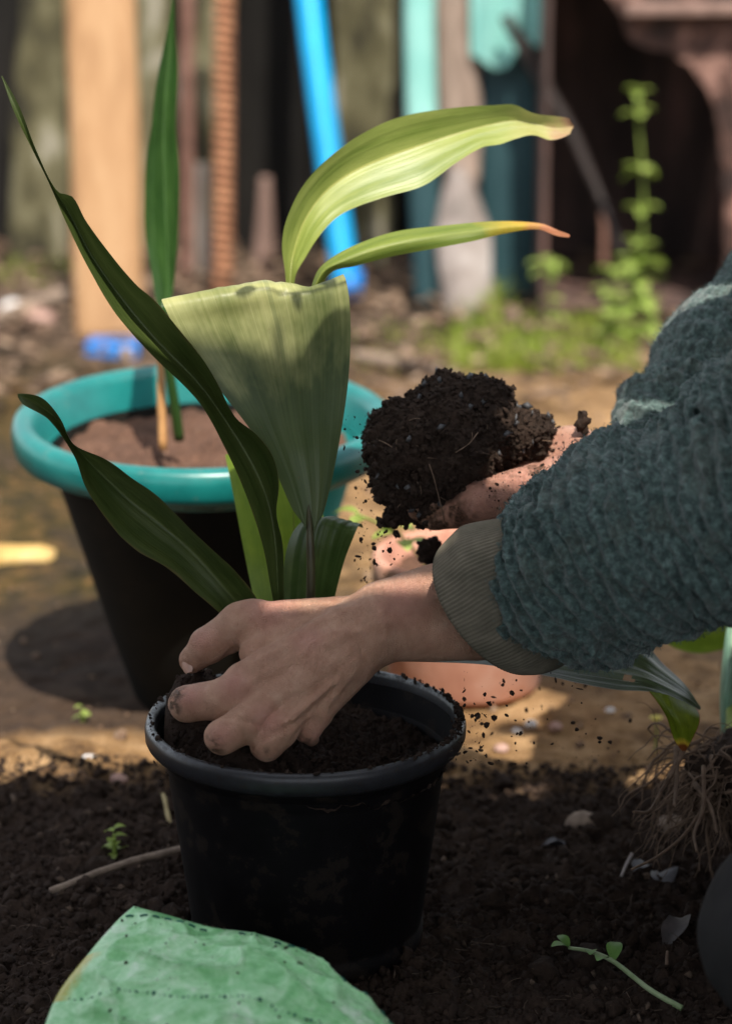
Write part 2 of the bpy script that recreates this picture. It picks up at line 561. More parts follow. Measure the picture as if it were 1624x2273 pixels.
M_soil = None
def soil_mat(name, c0, c1, fleck=(0.12, 0.08, 0.05), fl=0.75, sc=420):
    m, nt, n, l, b = newmat(name)
    v = objvec(nt)
    f = noise_out(nt, sc, 6, 0.7, v)
    g = noise_out(nt, sc * 0.16, 4, 0.6, v)
    c = ramp(nt, [(0.3, c0), (0.7, c1)], math_(nt, 'ADD', math_(nt, 'MULTIPLY', f, 0.6), math_(nt, 'MULTIPLY', g, 0.4)))
    k = noise_out(nt, sc * 1.7, 2, 0.5, v)
    c = mixc(nt, math_(nt, 'MULTIPLY', math_(nt, 'GREATER_THAN', k, fl), 0.7), c, fleck)
    l.new(c, b.inputs['Base Color']); b.inputs['Roughness'].default_value = 0.92
    b.inputs['Specular IOR Level'].default_value = 0.2
    bump(nt, f, 0.9, 0.0022, b)
    return m

m_soil = soil_mat('dark_humus', (0.011, 0.007, 0.005), (0.058, 0.036, 0.025), (0.13, 0.085, 0.05), 0.72)
m_wetsoil = soil_mat('potting_soil', (0.010, 0.0065, 0.005), (0.055, 0.034, 0.024), (0.11, 0.085, 0.06), 0.74)
m_redsoil = soil_mat('dry_soil', (0.035, 0.019, 0.013), (0.17, 0.092, 0.062), (0.30, 0.2, 0.13), 0.72, 160)
m_chip = simple('litter', [(0.34, (0.03, 0.018, 0.011)), (0.5, (0.15, 0.09, 0.055)), (0.68, (0.40, 0.29, 0.2))], 35, 0.8, 0.3, 0.001)
m_pebble = simple('pebble', [(0.3, (0.3, 0.27, 0.25)), (0.7, (0.62, 0.58, 0.54))], 30, 0.75, 0.3, 0.001)

# ------------------------------------------------------------------ ground: one sheet to the horizon
def axis(lo, hi, step, far_lo, far_hi, g=1.16):
    a = list(np.arange(lo, hi + 1e-9, step)); s = step; x = a[-1]
    while x < far_hi: s *= g; x += s; a.append(x)
    s = step; x = a[0]; pre = []
    while x > far_lo: s *= g; x -= s; pre.append(x)
    return np.array(pre[::-1] + a)

gx = axis(-0.34, 0.36, 0.0022, -60, 60)
gy = axis(1.36, 2.35, 0.0024, -20, 120, 1.12)
X, Y = np.meshgrid(gx, gy)
Q = np.column_stack([X.ravel(), Y.ravel(), np.zeros(X.size)])
def ground_z(Q):
    Q = np.asarray(Q, float)
    q = np.column_stack([Q[:, 0], Q[:, 1], Q[:, 0] * 0])
    near = np.clip((1.94 - Q[:, 1]) / 0.10, 0, 1)
    far = np.clip(1.5 - np.abs(Q[:, 1] - 2) / 6, 0, 1)
    big = fbm(q, 9, 3, 3) * 0.010
    clod = np.abs(fbm(q, 60, 3, 11)) * 0.013 - 0.003
    fine = fbm(q, 230, 3, 21) * 0.0050 + np.clip(fbm(q, 120, 3, 31), 0, 1) * 0.006
    z = big + near * (clod + fine) + (1 - near) * far * (fbm(q, 60, 3, 41) * 0.004)
    return z
Z = ground_z(Q)
i = np.arange(X.size).reshape(X.shape)
GF = np.stack([i[:-1, :-1], i[:-1, 1:], i[1:, 1:], i[1:, :-1]], -1).reshape(-1, 4)

m_ground, nt, n, l, b = newmat('garden_ground')
v = objvec(nt); sp = nt.nodes.new('ShaderNodeSeparateXYZ'); l.new(v, sp.inputs[0])
xx, yy = sp.outputs[0], sp.outputs[1]
f = noise_out(nt, 380, 6, 0.7, v); g = noise_out(nt, 55, 4, 0.6, v); hN = noise_out(nt, 9, 4, 0.6, v); h3 = noise_out(nt, 28, 5, 0.65, v)
hum = ramp(nt, [(0.3, (0.013, 0.008, 0.006)), (0.55, (0.044, 0.028, 0.020)), (0.8, (0.11, 0.074, 0.052))], math_(nt, 'ADD', math_(nt, 'MULTIPLY', f, 0.5), math_(nt, 'MULTIPLY', g, 0.5)))
sand = ramp(nt, [(0.34, (0.045, 0.024, 0.013)), (0.48, (0.21, 0.12, 0.052)), (0.64, (0.42, 0.27, 0.14))], math_(nt, 'ADD', math_(nt, 'MULTIPLY', f, 0.35), math_(nt, 'MULTIPLY', h3, 0.65)))
moss = ramp(nt, [(0.38, (0.010, 0.009, 0.004)), (0.5, (0.048, 0.034, 0.009)), (0.62, (0.14, 0.075, 0.028))], math_(nt, 'ADD', math_(nt, 'MULTIPLY', g, 0.4), math_(nt, 'MULTIPLY', h3, 0.6)))
litter = ramp(nt, [(0.36, (0.014, 0.010, 0.008)), (0.5, (0.075, 0.05, 0.034)), (0.66, (0.22, 0.15, 0.10))], math_(nt, 'ADD', math_(nt, 'MULTIPLY', g, 0.55), math_(nt, 'MULTIPLY', h3, 0.45)))
def band(val, a, bb, nz, amt):
    mr = nt.nodes.new('ShaderNodeMapRange'); mr.inputs['From Min'].default_value = a; mr.inputs['From Max'].default_value = bb
    l.new(math_(nt, 'ADD', val, math_(nt, 'MULTIPLY', math_(nt, 'SUBTRACT', nz, 0.5), amt)), mr.inputs['Value']); return mr.outputs[0]
c = mixc(nt, band(yy, 1.82, 1.89, h3, 0.14), hum, sand)
left = band(math_(nt, 'MULTIPLY', xx, -1.0), -0.02, 0.10, hN, 0.16)
c = mixc(nt, math_(nt, 'MULTIPLY', left, band(yy, 2.02, 2.10, h3, 0.1)), c, moss)
c = mixc(nt, band(yy, 3.0, 3.35, hN, 0.5), c, litter)
pot_shade = math_(nt, 'MULTIPLY', band(math_(nt, 'MULTIPLY', xx, -1.0), 0.0, 0.06, h3, .08), math_(nt, 'MULTIPLY', band(yy, 1.935, 1.965, h3, .05), math_(nt, 'SUBTRACT', 1.0, band(yy, 2.20, 2.32, h3, .16))))
c = mixc(nt, math_(nt, 'MULTIPLY', pot_shade, .92), c, hum)  # humus colour painted in as the shade around the teal pot's foot
patch = noise_out(nt, 5.5, 5, .65, v, .6)
pf = nt.nodes.new('ShaderNodeMapRange'); pf.inputs['From Min'].default_value = .50; pf.inputs['From Max'].default_value = .60; l.new(patch, pf.inputs['Value'])
c = mixc(nt, math_(nt, 'MULTIPLY', pf.outputs[0], math_(nt, 'MULTIPLY', band(yy, 2.0, 2.12, h3, .1), .75)), c, (0.035, 0.024, 0.015))
l.new(c, b.inputs['Base Color']); b.inputs['Roughness'].default_value = 0.93; b.inputs['Specular IOR Level'].default_value = 0.2
bump(nt, f, 0.8, 0.002, b)
ground = mesh_obj('ground', np.column_stack([Q[:, :2], Z]), GF, m_ground, kind='structure')

# crumbs, clods and bits lying in the dark soil in front
def gscatter(n, x0, x1, y0, y1, seed):
    r = np.random.default_rng(seed)
    q = np.column_stack([r.uniform(x0, x1, n), r.uniform(y0, y1, n), np.zeros(n)])
    q[:, 2] = ground_z(q); return q, r
q, r = gscatter(26000, -0.30, 0.33, 1.37, 1.885, 5)
sz = 0.0007 + 0.0030 * r.random(len(q)) ** 5
V, F = lumps(q + np.array([0, 0, 0.0006]), sz, 6, ICO1)
mesh_obj('soil_crumbs', V, F, m_soil, kind='stuff')
q, r = gscatter(150, -0.30, 0.33, 1.39, 1.86, 8)
V, F = lumps(q + np.array([0, 0, 0.003]), 0.003 + 0.007 * r.random(len(q)) ** 2, 9, ICO2, 0.35)
V = V + fbm(V, 330, 3, 4)[:, None] * 0.0035 * np.array([1, .6, -1])
mesh_obj('soil_clods', V, F, m_soil, kind='stuff')
fb_ = MB(); q, r = gscatter(1300, -0.30, 0.33, 1.37, 1.9, 18)
for p in q:
    a = r.uniform(0, 2*pi); L_ = r.uniform(.003, .014); d_ = np.array([cos(a), sin(a), r.uniform(-.1, .5)]); e_ = np.array([-sin(a), cos(a), .3]) * r.normal() * .4
    pp = [p + d_ * L_ * (t - .5) + e_ * L_ * (t - .5) ** 2 + [0, 0, .0022] for t in (0, .33, .66, 1)]
    Vt, Ft = tube(pp, r.uniform(.00012, .00032), 4, cap=False); fb_.add(Vt, Ft)
m_bits = simple('brown_bits', [(0.3, (0.03, 0.02, 0.014)), (0.5, (0.08, 0.052, 0.035)), (0.75, (0.19, 0.13, 0.09))], 60, .85)
fb_.build('root_fibres', m_bits, kind='stuff')
# leaf litter chips and gravel farther back
def chips(q, r, lo, hi):
    V = []; F = []
    for k, p in enumerate(q):
        a = r.uniform(0, 2*pi); s = r.uniform(lo, hi); w = s * r.uniform(0.25, 0.6); t = r.uniform(-0.5, 0.5)
        ex = np.array([cos(a), sin(a), t * 0.5]); ey = np.array([-sin(a), cos(a), r.uniform(-.4, .4)]); ez = np.array([0, 0, 0.0012])
        b0 = len(V)
        V += [p - ex*s, p - ey*w + ez, p + ex*s + ez*2, p + ey*w, p + ez*3.5, p - ez]
        F += [[b0, b0+1, b0+4], [b0+1, b0+2, b0+4], [b0+2, b0+3, b0+4], [b0+3, b0, b0+4], [b0, b0+5, b0+1], [b0+1, b0+5, b0+2], [b0+2, b0+5, b0+3], [b0+3, b0+5, b0]]
    return np.array(V), np.array(F)
q, r = gscatter(1500, -1.0, 1.0, 2.9, 3.9, 12)
q[:, 2] += 0.01 + r.random(len(q)) * 0.02
V, F = chips(q, r, 0.006, 0.03)
mesh_obj('leaf_litter', V, F, m_chip, kind='stuff', smooth=False)
q, r = gscatter(200, -0.3, 0.34, 1.42, 1.9, 14)
V, F = chips(q + np.array([0, 0, 0.002]), r, 0.0012, 0.005)
mesh_obj('straw_bits', V, F, m_bits, kind='stuff', smooth=False)
q, r = gscatter(700, -0.5, 0.6, 1.93, 3.0, 16)
V, F = lumps(q + np.array([0, 0, 0.001]), 0.001 + 0.0045 * r.random(len(q)) ** 4, 17, ICO2)
mesh_obj('gravel', V, F, m_chip, kind='stuff')

# ------------------------------------------------------------------ added lean-to roof, unseen behind the camera, to shade the foreground
m_shade_roof_wood = simple('shade_roof_wood', [(0.3, (0.09, 0.07, 0.055)), (0.7, (0.2, 0.16, 0.12))], 6, 0.85, 0.4, 0.002, stretch=(12, 1, 12))
RZ, RY = 1.25, 1.837 - 1.25 / 1.8
lean = thing('shade_roof', (0, -1.2, 0), 'unseen board roof added above the camera to shade the foreground', 'roof')
for k in (0, 1, 2, 3, 5, 6, 7, 8):
    x0 = -2.7 + k * 0.6
    V, F = box((x0, -1.8, 0), (x0 + 0.5998, RY, 0.022), 0.0001)
    V[:, 2] += RZ + (RY - V[:, 1]) * 0.32
    mesh_obj('board', V, F, m_shade_roof_wood, lean, smooth=False)  # boards of the added shade roof
for y0, y1, xa, xb, dz in ((-1.8, .963, -.3, .2998, 0), (.990, RY, -.3, .1898, 0), (.990, RY - .038, .19, .2998, 0), (.93, 1.02, -.3, .085, .024), (.93, 1.02, .195, .2998, .024)):  # slit and notch shaped to let sun onto forearm and far hand
    V, F = box((xa, y0, dz), (xb, y1, .022 + dz), 0.0001)
    V[:, 2] += RZ + (RY - V[:, 1]) * 0.32
    mesh_obj('board', V, F, m_shade_roof_wood, lean, smooth=False)
for sx in (-2.68, 2.66):  # unseen side walls added to cut light from the sides
    for k in range(7):
        V, F = box((sx, -1.8 + k * .42, 0), (sx + .02, -1.8 + k * .42 + .416, 1.24 + (RY + 1.8 - k * .42 - .416) * .32), .003); mesh_obj('shade_wall_board', V, F, m_shade_roof_wood, lean, smooth=False)
for k in range(9):  # low back wall added to hold back light from behind
    V, F = box((-2.66 + k * .59, -1.83, 0), (-2.66 + k * .59 + .586, -1.81, .55), .003); mesh_obj('shade_wall_board', V, F, m_shade_roof_wood, lean, smooth=False)
for x0 in (-2.6, 2.5):
    V, F = box((x0, -1.7, 0), (x0 + 0.1, -1.6, 2.22), 0.006); mesh_obj('post', V, F, m_shade_roof_wood, lean, smooth=False)  # unseen posts of the added shade roof
    V, F = box((x0, RY - 0.2, 0), (x0 + 0.1, RY - 0.1, RZ + 0.03), 0.006); mesh_obj('post', V, F, m_shade_roof_wood, lean, smooth=False)


# ------------------------------------------------------------------ fence and the things leaning on it
m_lichen = simple('lichen_board', [(0.36, (0.025, 0.022, 0.012)), (0.47, (0.085, 0.075, 0.036)), (0.58, (0.17, 0.155, 0.09)), (0.68, (0.36, 0.33, 0.27))], 16, 0.9, 0.5, 0.003, stretch=(1, 1, 0.5))
m_blackboard = simple('dark_board', [(0.3, (0.006, 0.006, 0.006)), (0.7, (0.018, 0.016, 0.014))], 14, 0.85, 0.4, 0.002, stretch=(1, 1, 0.3), spec=.12)  # near-black colour for dark panels and for the shade in the gaps
fence = thing('board_fence', (0, 3.9, 0), 'row of upright lichen-stained boards, with dark ones filling the shaded gaps, behind all the leaning poles', 'fence')
def fboard(x0b, x1b, x0t, x1t, yb, yt, Y, mat, th=0.03, nm='board', lab=None, par=None, rough=0.004, seed=1):
    par = par or fence
    c = [AY(x0b, yb, Y), AY(x1b, yb, Y), AY(x1t, yt, Y), AY(x0t, yt, Y)]
    V, F = slab(c, th, rough, 8, 30, seed)
    o = mesh_obj(nm, V, F, mat, par)
    if lab: o['label'] = lab
    return o
TOP = -420
bs = [(-500, -130, -500, -130, 3.90, m_lichen), (-126, 20, -126, 92, 3.88, m_blackboard), (12, 150, 66, 158, 3.86, m_lichen),
      (150, 300, 152, 302, 3.92, m_blackboard), (292, 372, 304, 392, 3.86, m_lichen), (376, 462, 390, 566, 3.87, m_lichen), (454, 690, 540, 672, 3.93, m_blackboard),
      (680, 800, 676, 742, 3.925, m_blackboard), (738, 868, 742, 884, 3.86, m_lichen), (868, 1230, 886, 1230, 3.93, m_blackboard), (1232, 1700, 1232, 1700, 3.96, m_blackboard), (1703, 2200, 1703, 2200, 3.95, m_lichen)]
for k, (a, b_, c_, d_, Y_, mt) in enumerate(bs):
    fboard(a, b_, c_, d_, 606, TOP, Y_, mt, seed=k)

m_plank = simple('pine_plank', [(0.3, (0.27, 0.145, 0.065)), (0.5, (0.37, 0.21, 0.10)), (0.72, (0.44, 0.27, 0.14))], 5, 0.7, 0.25, 0.001, stretch=(9, 9, 0.7))
pl = thing('wooden_plank', G(243, 766), 'upright raw pine plank at the left standing on a strip of blue plastic', 'plank')
V, F = slab([AY(167, 770, 3.31), AY(320, 770, 3.31), AY(288, TOP, 3.45), AY(132, TOP, 3.45)], 0.035, 0.0012, 8, 30, 3)
mesh_obj('plank_board', V, F, m_plank, pl)

m_blue = simple('blue_plastic', [(0.3, (0.0, 0.26, 0.55)), (0.7, (0.0, 0.36, 0.72))], 12, 0.35, 0.1, 0.001, spec=0.5)
m_navy = simple('deep_blue_plastic', [(0.3, (0.004, 0.13, 0.45)), (0.7, (0.006, 0.2, 0.6))], 30, 0.4, 0.2, 0.001)
bsx = thing('blue_strip', G(250, 785), 'flat strip of deep blue plastic lying at the foot of the plank', 'plastic strip')
c0 = G(250, 783)
V, F = box(c0 + np.array([-0.032, -0.03, -0.004]), c0 + np.array([0.034, 0.022, 0.016]), 0.004)
V[:, 2] += fbm(V, 40, 2, 3) * 0.004
mesh_obj('strip', V, F, m_navy, bsx)

bp = thing('blue_pole', G(776, 668), 'bright blue plastic pole leaning on the fence behind the yellowing leaf', 'pole')
V, F = tube([AY(738, 663, 3.55) + [0.021, 0, 0], AY(686, 0, 3.72), AY(655, TOP, 3.84)], [0.0182, 0.0184, 0.0186], 24, n=24)
mesh_obj('pole_tube', V, F, m_blue, bp)
V, F = tube([AY(738, 668, 3.55) + [0.021, 0, 0], AY(742, 600, 3.565) + [0.019, 0, 0]], [0.0194, 0.0194], 24)
mesh_obj('ferrule', V, F, m_navy, bp)

m_rust = simple('rusty_iron', [(0.3, (0.16, 0.065, 0.03)), (0.5, (0.30, 0.135, 0.07)), (0.7, (0.46, 0.23, 0.12))], 60, 0.85, 0.5, 0.001)
m_rustpale = simple('dull_rust', [(0.3, (0.10, 0.05, 0.035)), (0.6, (0.2, 0.1, 0.075)), (0.75, (0.3, 0.17, 0.13))], 40, 0.85, 0.5, 0.001)
rb = thing('rebar', G(495, 665), 'thick ribbed rusty reinforcing bar standing left of the blue pole', 'rebar')
nr, sg = 520, 20
zz = np.linspace(0, 1, nr); a0 = AY(495, 662, 3.6); a1 = AY(500, TOP, 3.66)
V = []
ang = np.arange(sg) / sg * 2 * pi
ex = np.array([1., 0, 0]); ey = np.array([0, 1., 0])
for t in zz:
    c0 = a0 * (1 - t) + a1 * t
    L_ = t * np.linalg.norm(a1 - a0)
    w = np.cos(2 * pi * L_ / 0.0125 + ang * 1.0 + 0.9)
    R_ = 0.0126 + 0.0022 * np.clip(w * 1.6, -0.6, 1)
    V.append(c0 + (R_ * np.cos(ang))[:, None] * ex + (R_ * np.sin(ang))[:, None] * ey)
V = np.concatenate(V); F = [[k*sg+j, k*sg+(j+1) % sg, (k+1)*sg+(j+1) % sg, (k+1)*sg+j] for k in range(nr-1) for j in range(sg)]
mesh_obj('bar', V, np.array(F), m_rust, rb)
tr = thing('thin_rusty_rod', G(420, 640), 'thin dull rusty rod standing between the tall leaf and the ribbed bar', 'rod')
V, F = tube([AY(416, 640, 3.72), AY(418, TOP, 3.76)], [0.0095, 0.0095], 14, n=20); V = V + fbm(V, 90, 3, 2)[:, None] * 0.0012
mesh_obj('rod', V, F, m_rustpale, tr)

m_palewood = simple('bleached_wood', [(0.3, (0.22, 0.17, 0.13)), (0.7, (0.46, 0.39, 0.33))], 10, 0.85, 0.4, 0.002, stretch=(6, 6, 1))
m_pinkwood = simple('pinkish_wood', [(0.3, (0.12, 0.075, 0.06)), (0.7, (0.25, 0.16, 0.13))], 10, 0.85, 0.4, 0.002, stretch=(6, 6, 1))
def stake(nm, x, yb, yt, wb, wt, Y, mat, lab, cat):
    o = thing(nm, G(x, yb), lab, cat)
    c = [AY(x - wb, yb, Y), AY(x + wb, yb, Y), AY(x + wt, yt, Y + 0.03), AY(x - wt, yt, Y + 0.03)]
    V, F = slab(c, 0.022, 0.002, 6, 16, int(x)); mesh_obj('shaft', V, F, mat, o); return o
stake('wooden_stub', 450, 640, 362, 20, 16, 3.74, m_palewood, 'short pale bleached stub of wood beside the thin rusty rod', 'wooden stub')
stake('pointed_stake', 588, 640, 392, 30, 12, 3.78, m_pinkwood, 'short pointed stake in front of the dark board left of the blue pole', 'stake')

# painted pole, spade and the aqua sheet
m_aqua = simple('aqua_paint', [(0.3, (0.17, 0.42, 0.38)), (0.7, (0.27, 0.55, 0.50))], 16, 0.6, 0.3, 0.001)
m_aqua_shade = simple('aqua_in_shade', [(0.3, (0.012, 0.045, 0.055)), (0.7, (0.022, 0.065, 0.075))], 9, 0.6, 0.3, 0.001)  # aqua as it looks in shade, for the lower post and the sheet
ap = thing('painted_post', G(950, 640), 'narrow post painted pale aqua, its lower part coloured dark for shade, right of the blue pole', 'post')
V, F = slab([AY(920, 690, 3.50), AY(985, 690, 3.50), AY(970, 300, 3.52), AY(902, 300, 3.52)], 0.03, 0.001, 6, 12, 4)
mesh_obj('lower_post', V, F, m_aqua_shade, ap)['label'] = 'lower part of the aqua post, coloured dark for shade'
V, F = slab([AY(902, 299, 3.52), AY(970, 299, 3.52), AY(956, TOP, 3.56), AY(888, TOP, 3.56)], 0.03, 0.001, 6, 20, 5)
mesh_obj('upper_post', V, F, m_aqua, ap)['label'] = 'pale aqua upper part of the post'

m_shaft = simple('grey_handle', [(0.3, (0.14, 0.095, 0.07)), (0.5, (0.23, 0.17, 0.135)), (0.7, (0.32, 0.24, 0.19))], 9, 0.8, 0.3, 0.001, stretch=(7, 7, 0.8))
m_blade = simple('worn_blade', [(0.3, (0.10, 0.085, 0.075)), (0.48, (0.24, 0.20, 0.18)), (0.62, (0.42, 0.38, 0.36))], 9, 0.55, 0.3, 0.001)
sp_ = thing('old_spade', G(1040, 725), 'old spade with a broad grey-brown handle and pale worn blade stuck in the ground', 'spade')
V, F = tube([AY(1008, TOP, 3.64), AY(1011, 0, 3.60), AY(1022, 300, 3.565), AY(1032, 420, 3.53)], [0.030, 0.030, 0.028, 0.018], 20, n=30, flat=0.6)
mesh_obj('handle', V, F, m_shaft, sp_)
nu, nv = 14, 30; V = []
for j in range(nv):
    t = j / (nv - 1); yb_ = 372 + t * 356
    hw = 12 + 52 * min(1, (t / 0.42)) ** 0.7 if t < 0.42 else 64 - 14 * (t - 0.42) / 0.58
    cx = 1016 + 26 * t
    for i_ in range(nu):
        s = i_ / (nu - 1) * 2 - 1
        p = AY(cx + hw * s, yb_, 3.52 - 0.07 * t); V.append(p + np.array([0, -0.014 * (1 - s * s) + 0.008, 0]))
V = np.array(V); N_ = len(V); V = np.concatenate([V, V + np.array([0, 0.004, 0])]); F = []
for j in range(nv - 1):
    for i_ in range(nu - 1):
        a = j*nu+i_; F += [[a, a+nu, a+nu+1, a+1], [N_+a, N_+a+1, N_+a+nu+1, N_+a+nu]]
    F += [[j*nu, N_+j*nu, N_+(j+1)*nu, (j+1)*nu], [j*nu+nu-1, (j+1)*nu+nu-1, N_+(j+1)*nu+nu-1, N_+j*nu+nu-1]]
for i_ in range(nu - 1):
    F += [[i_, i_+1, N_+i_+1, N_+i_]]
mesh_obj('blade', V, F, m_blade, sp_)

ts = thing('aqua_sheet', G(1140, 660), 'upright aqua sheet coloured dark for shade, standing against the fence left of the rusty firebox', 'sheet')
V, F = slab([AY(1072, 676, 3.57), AY(1190, 676, 3.57), AY(1212, TOP, 3.61), AY(1050, TOP, 3.61)], 0.012, 0.001, 8, 30, 6)
mesh_obj('panel', V, F, m_aqua_shade, ts)
cl = thing('lit_sheet_top', AY(1130, 150, 3.78), 'sunlit top of the aqua sheet, built as a hanging cloth with a ragged edge', 'cloth')  # added layer, pale where sun falls on the sheet, down to the shadow edge
nu, nv = 40, 26; V = []
for j in range(nv):
    for i_ in range(nu):
        s = i_ / (nu - 1); xq = 1044 + s * 172
        low = 120 + 34 * math.exp(-((xq - 1105) / 38) ** 2) - 45 * math.exp(-((xq - 1160) / 16) ** 2) - 16 * (xq > 1170)
        yq = TOP + (low - TOP) * j / (nv - 1)
        V.append(AY(xq, yq, 3.555 + 0.006 * sin(s * 17 + j * 0.05) + 0.02*(1 - j/(nv-1))))
V = np.array(V); N_ = len(V); V2 = V + np.array([0, 0.0015, 0]); F = []
for j in range(nv - 1):
    for i_ in range(nu - 1):
        a = j*nu+i_; F += [[a, a+nu, a+nu+1, a+1], [N_+a, N_+a+1, N_+a+nu+1, N_+a+nu]]
mesh_obj('lit_layer', np.concatenate([V, V2]), F, m_aqua, cl)

m_brownrod = simple('brown_rod', [(0.3, (0.010, 0.006, 0.005)), (0.7, (0.026, 0.016, 0.014))], 30, 0.6, 0.3, 0.001)
br = thing('brown_rod', G(1330, 690), 'dark brown rod leaning aslant in front of the aqua sheet and the firebox', 'rod')
V, F = tube([AY(1120, 34, 3.53), AY(1210, 196, 3.515), AY(1268, 300, 3.5), AY(1296, 362, 3.49), AY(1336, 450, 3.47), AY(1430, 690, 3.40)], [0.0075, 0.010, 0.0105, 0.009, 0.006, 0.005], 14, n=40)
mesh_obj('rod', V, F, m_brownrod, br)

# rusty firebox with its arched, sooty mouth
m_oxide = simple('rust_oxide', [(0.38, (0.022, 0.012, 0.010)), (0.52, (0.08, 0.04, 0.03)), (0.64, (0.30, 0.17, 0.135))], 17, 0.85, 0.6, 0.003)
m_soot = simple('soot', [(0.35, (0.03, 0.02, 0.018)), (0.52, (0.075, 0.045, 0.038)), (0.68, (0.17, 0.09, 0.075))], 12, 0.8, 0.5, 0.003, stretch=(1.6, 1.6, 0.35))
YB = 3.42
fb = thing('rusty_firebox', AY(1420, 720, YB) * [1, 1, 0], 'big rusty firebox with a dark sooty arched mouth behind the weeds', 'firebox')
arch = crom(np.array([[1208, 735], [1208, 400], [1208, 120], [1210, -40], [1290, -58], [1372, 22], [1402, 92], [1450, 104], [1502, 122], [1552, 176], [1586, 256], [1600, 360], [1610, 500], [1606, 620], [1592, 735]], float), 90)
r = np.random.default_rng(3)
arch += r.normal(size=arch.shape) * np.array([3.0, 3.0])
outer = np.array([[1206, 735]] + [[1206, 735 - k * 40] for k in range(1, 29)] + [[1206 + k * 25, -385] for k in range(1, 24)] + [[1800, -385 + k * 40] for k in range(1, 29)])
outer = crom(outer, 90); k0 = int(np.argmax(arch[:, 0] > 1285))
A = np.array([AY(x, y, YB) for x, y in arch]); O = np.array([AY(x, y, YB) for x, y in outer])
th = np.array([0, 0.022, 0])
mid = A * 0.5 + O * 0.5; mid = mid + fbm(mid, 20, 3, 5)[:, None] * np.array([0, 0.01, 0])
V = np.concatenate([A, mid, O, A + th, mid + th, O + th]); n_ = 90; F = []
for k in range(k0, n_ - 1):
    F += [[k, k+1, n_+k+1, n_+k], [n_+k, n_+k+1, 2*n_+k+1, 2*n_+k], [3*n_+k, 4*n_+k, 4*n_+k+1, 3*n_+k+1], [4*n_+k, 5*n_+k, 5*n_+k+1, 4*n_+k+1],
          [k, 3*n_+k, 3*n_+k+1, k+1], [2*n_+k, 2*n_+k+1, 5*n_+k+1, 5*n_+k]]
mesh_obj('front_plate', V, F, m_oxide, fb, smooth=False)
xl, xr = AY(1207, 300, YB)[0], AY(1790, 300, YB)[0]
zt = AY(1400, -300, YB)[2]
for nm, lo, hi in (('side_plate', (xl, YB + .024, 0), (xl + .008, YB + .42, zt)), ('side_plate', (xr - .008, YB + .024, 0), (xr, YB + .42, zt)),
                   ('top_plate', (xl + .01, YB + .024, zt - .012), (xr - .01, YB + .42, zt)), ('back_plate', (xl + .01, YB + .40, 0), (xr - .01, YB + .41, zt - .014)),
                   ('grate_plate', (xl + .01, YB + .03, 0.015), (xr - .01, YB + .39, 0.022))):
    V, F = box(lo, hi, 0.001, 1); mesh_obj(nm, V, F, m_soot, fb, smooth=False)
V, F = box(AY(1392, 34, YB - 0.03), AY(1810, 4, YB - 0.002), 0.003); V = V + fbm(V, 30, 2, 8)[:, None] * 0.003
mesh_obj('ledge', V, F, m_pinkwood, fb)
for k, (x, y0, y1, w) in enumerate(((1340, 470, 590, 9),)):
    V, F = slab([AY(x - w, y1, YB + .1), AY(x + w, y1, YB + .1), AY(x + w * .7, y0, YB + .12), AY(x - w * .7, y0, YB + .12)], 0.012, 0.004, 6, 10, k)
    mesh_obj('rust_flake', V, F, m_rustpale, fb)

# ------------------------------------------------------------------ weeds, tufts, sticks and stones in the back
m_weed = simple('weed_green', [(0.3, (0.18, 0.26, 0.04)), (0.7, (0.42, 0.52, 0.14))], 40, 0.5)
m_grass = simple('grass_green', [(0.3, (0.12, 0.17, 0.02)), (0.7, (0.34, 0.38, 0.06))], 30, 0.6)
for mm in (m_weed, m_grass):
    nt = mm.node_tree; b = nt.nodes['Principled BSDF']
    t_ = nt.nodes.new('ShaderNodeBsdfTranslucent'); t_.inputs['Color'].default_value = (0.35, 0.5, 0.06, 1)
    mx = nt.nodes.new('ShaderNodeMixShader'); mx.inputs[0].default_value = 0.35
    nt.links.new(b.outputs[0], mx.inputs[1]); nt.links.new(t_.outputs[0], mx.inputs[2]); nt.links.new(mx.outputs[0], nt.nodes['Material Output'].inputs['Surface'])

def leaflet(c, dirv, L_, wd_, up=0.3, droop=0.4):
    d = np.array([dirv[0], dirv[1], 0.0]); d /= np.linalg.norm(d) + 1e-9
    s = np.array([-d[1], d[0], 0]); V = []; F = []
    n_ = 6
    for k in range(n_ + 1):
        t = k / n_; w = wd_ * math.sin(pi * min(1, t * 0.93 + 0.04)) ** 0.8
        p = c + d * L_ * t + np.array([0, 0, L_ * (up * t - droop * t * t)])
        V += [p - s * w + [0, 0, w * .25], p, p + s * w + [0, 0, w * .25]]
    for k in range(n_):
        a = 3 * k; F += [[a, a+1, a+4, a+3], [a+1, a+2, a+5, a+4]]
    return V, F

def weed(foot, top, nodes, Lf, lab, seed, name='weed', lean=0.0):
    r = np.random.default_rng(seed)
    o = thing(name, foot, lab, 'seedling' if name == 'seedling' else 'weed', 'tiny seedlings in the soil' if name == 'seedling' else 'green weeds by the firebox')
    pts = crom(np.array([foot, foot * 0.5 + top * 0.5 + [lean, 0, 0], top]), 14)
    V, F = tube(pts, np.linspace(0.0022, 0.0012, 14), 7); mesh_obj('stem', V, F, m_weed, o)
    for k, (t, cnt, s) in enumerate(nodes):
        c = pts[min(13, int(t * 13))]
        a0 = r.uniform(0, pi)
        for j in range(cnt):
            a = a0 + j * 2 * pi / cnt + r.uniform(-.3, .3)
            V, F = leaflet(c + [0, 0, r.uniform(-.004, .004)], (cos(a), sin(a)), Lf * s * r.uniform(.8, 1.2), Lf * s * 0.32, r.uniform(.1, .6), r.uniform(.2, .7))
            mesh_obj('leaf', V, F, m_weed, o)
    return o
ft = G(1400, 752)
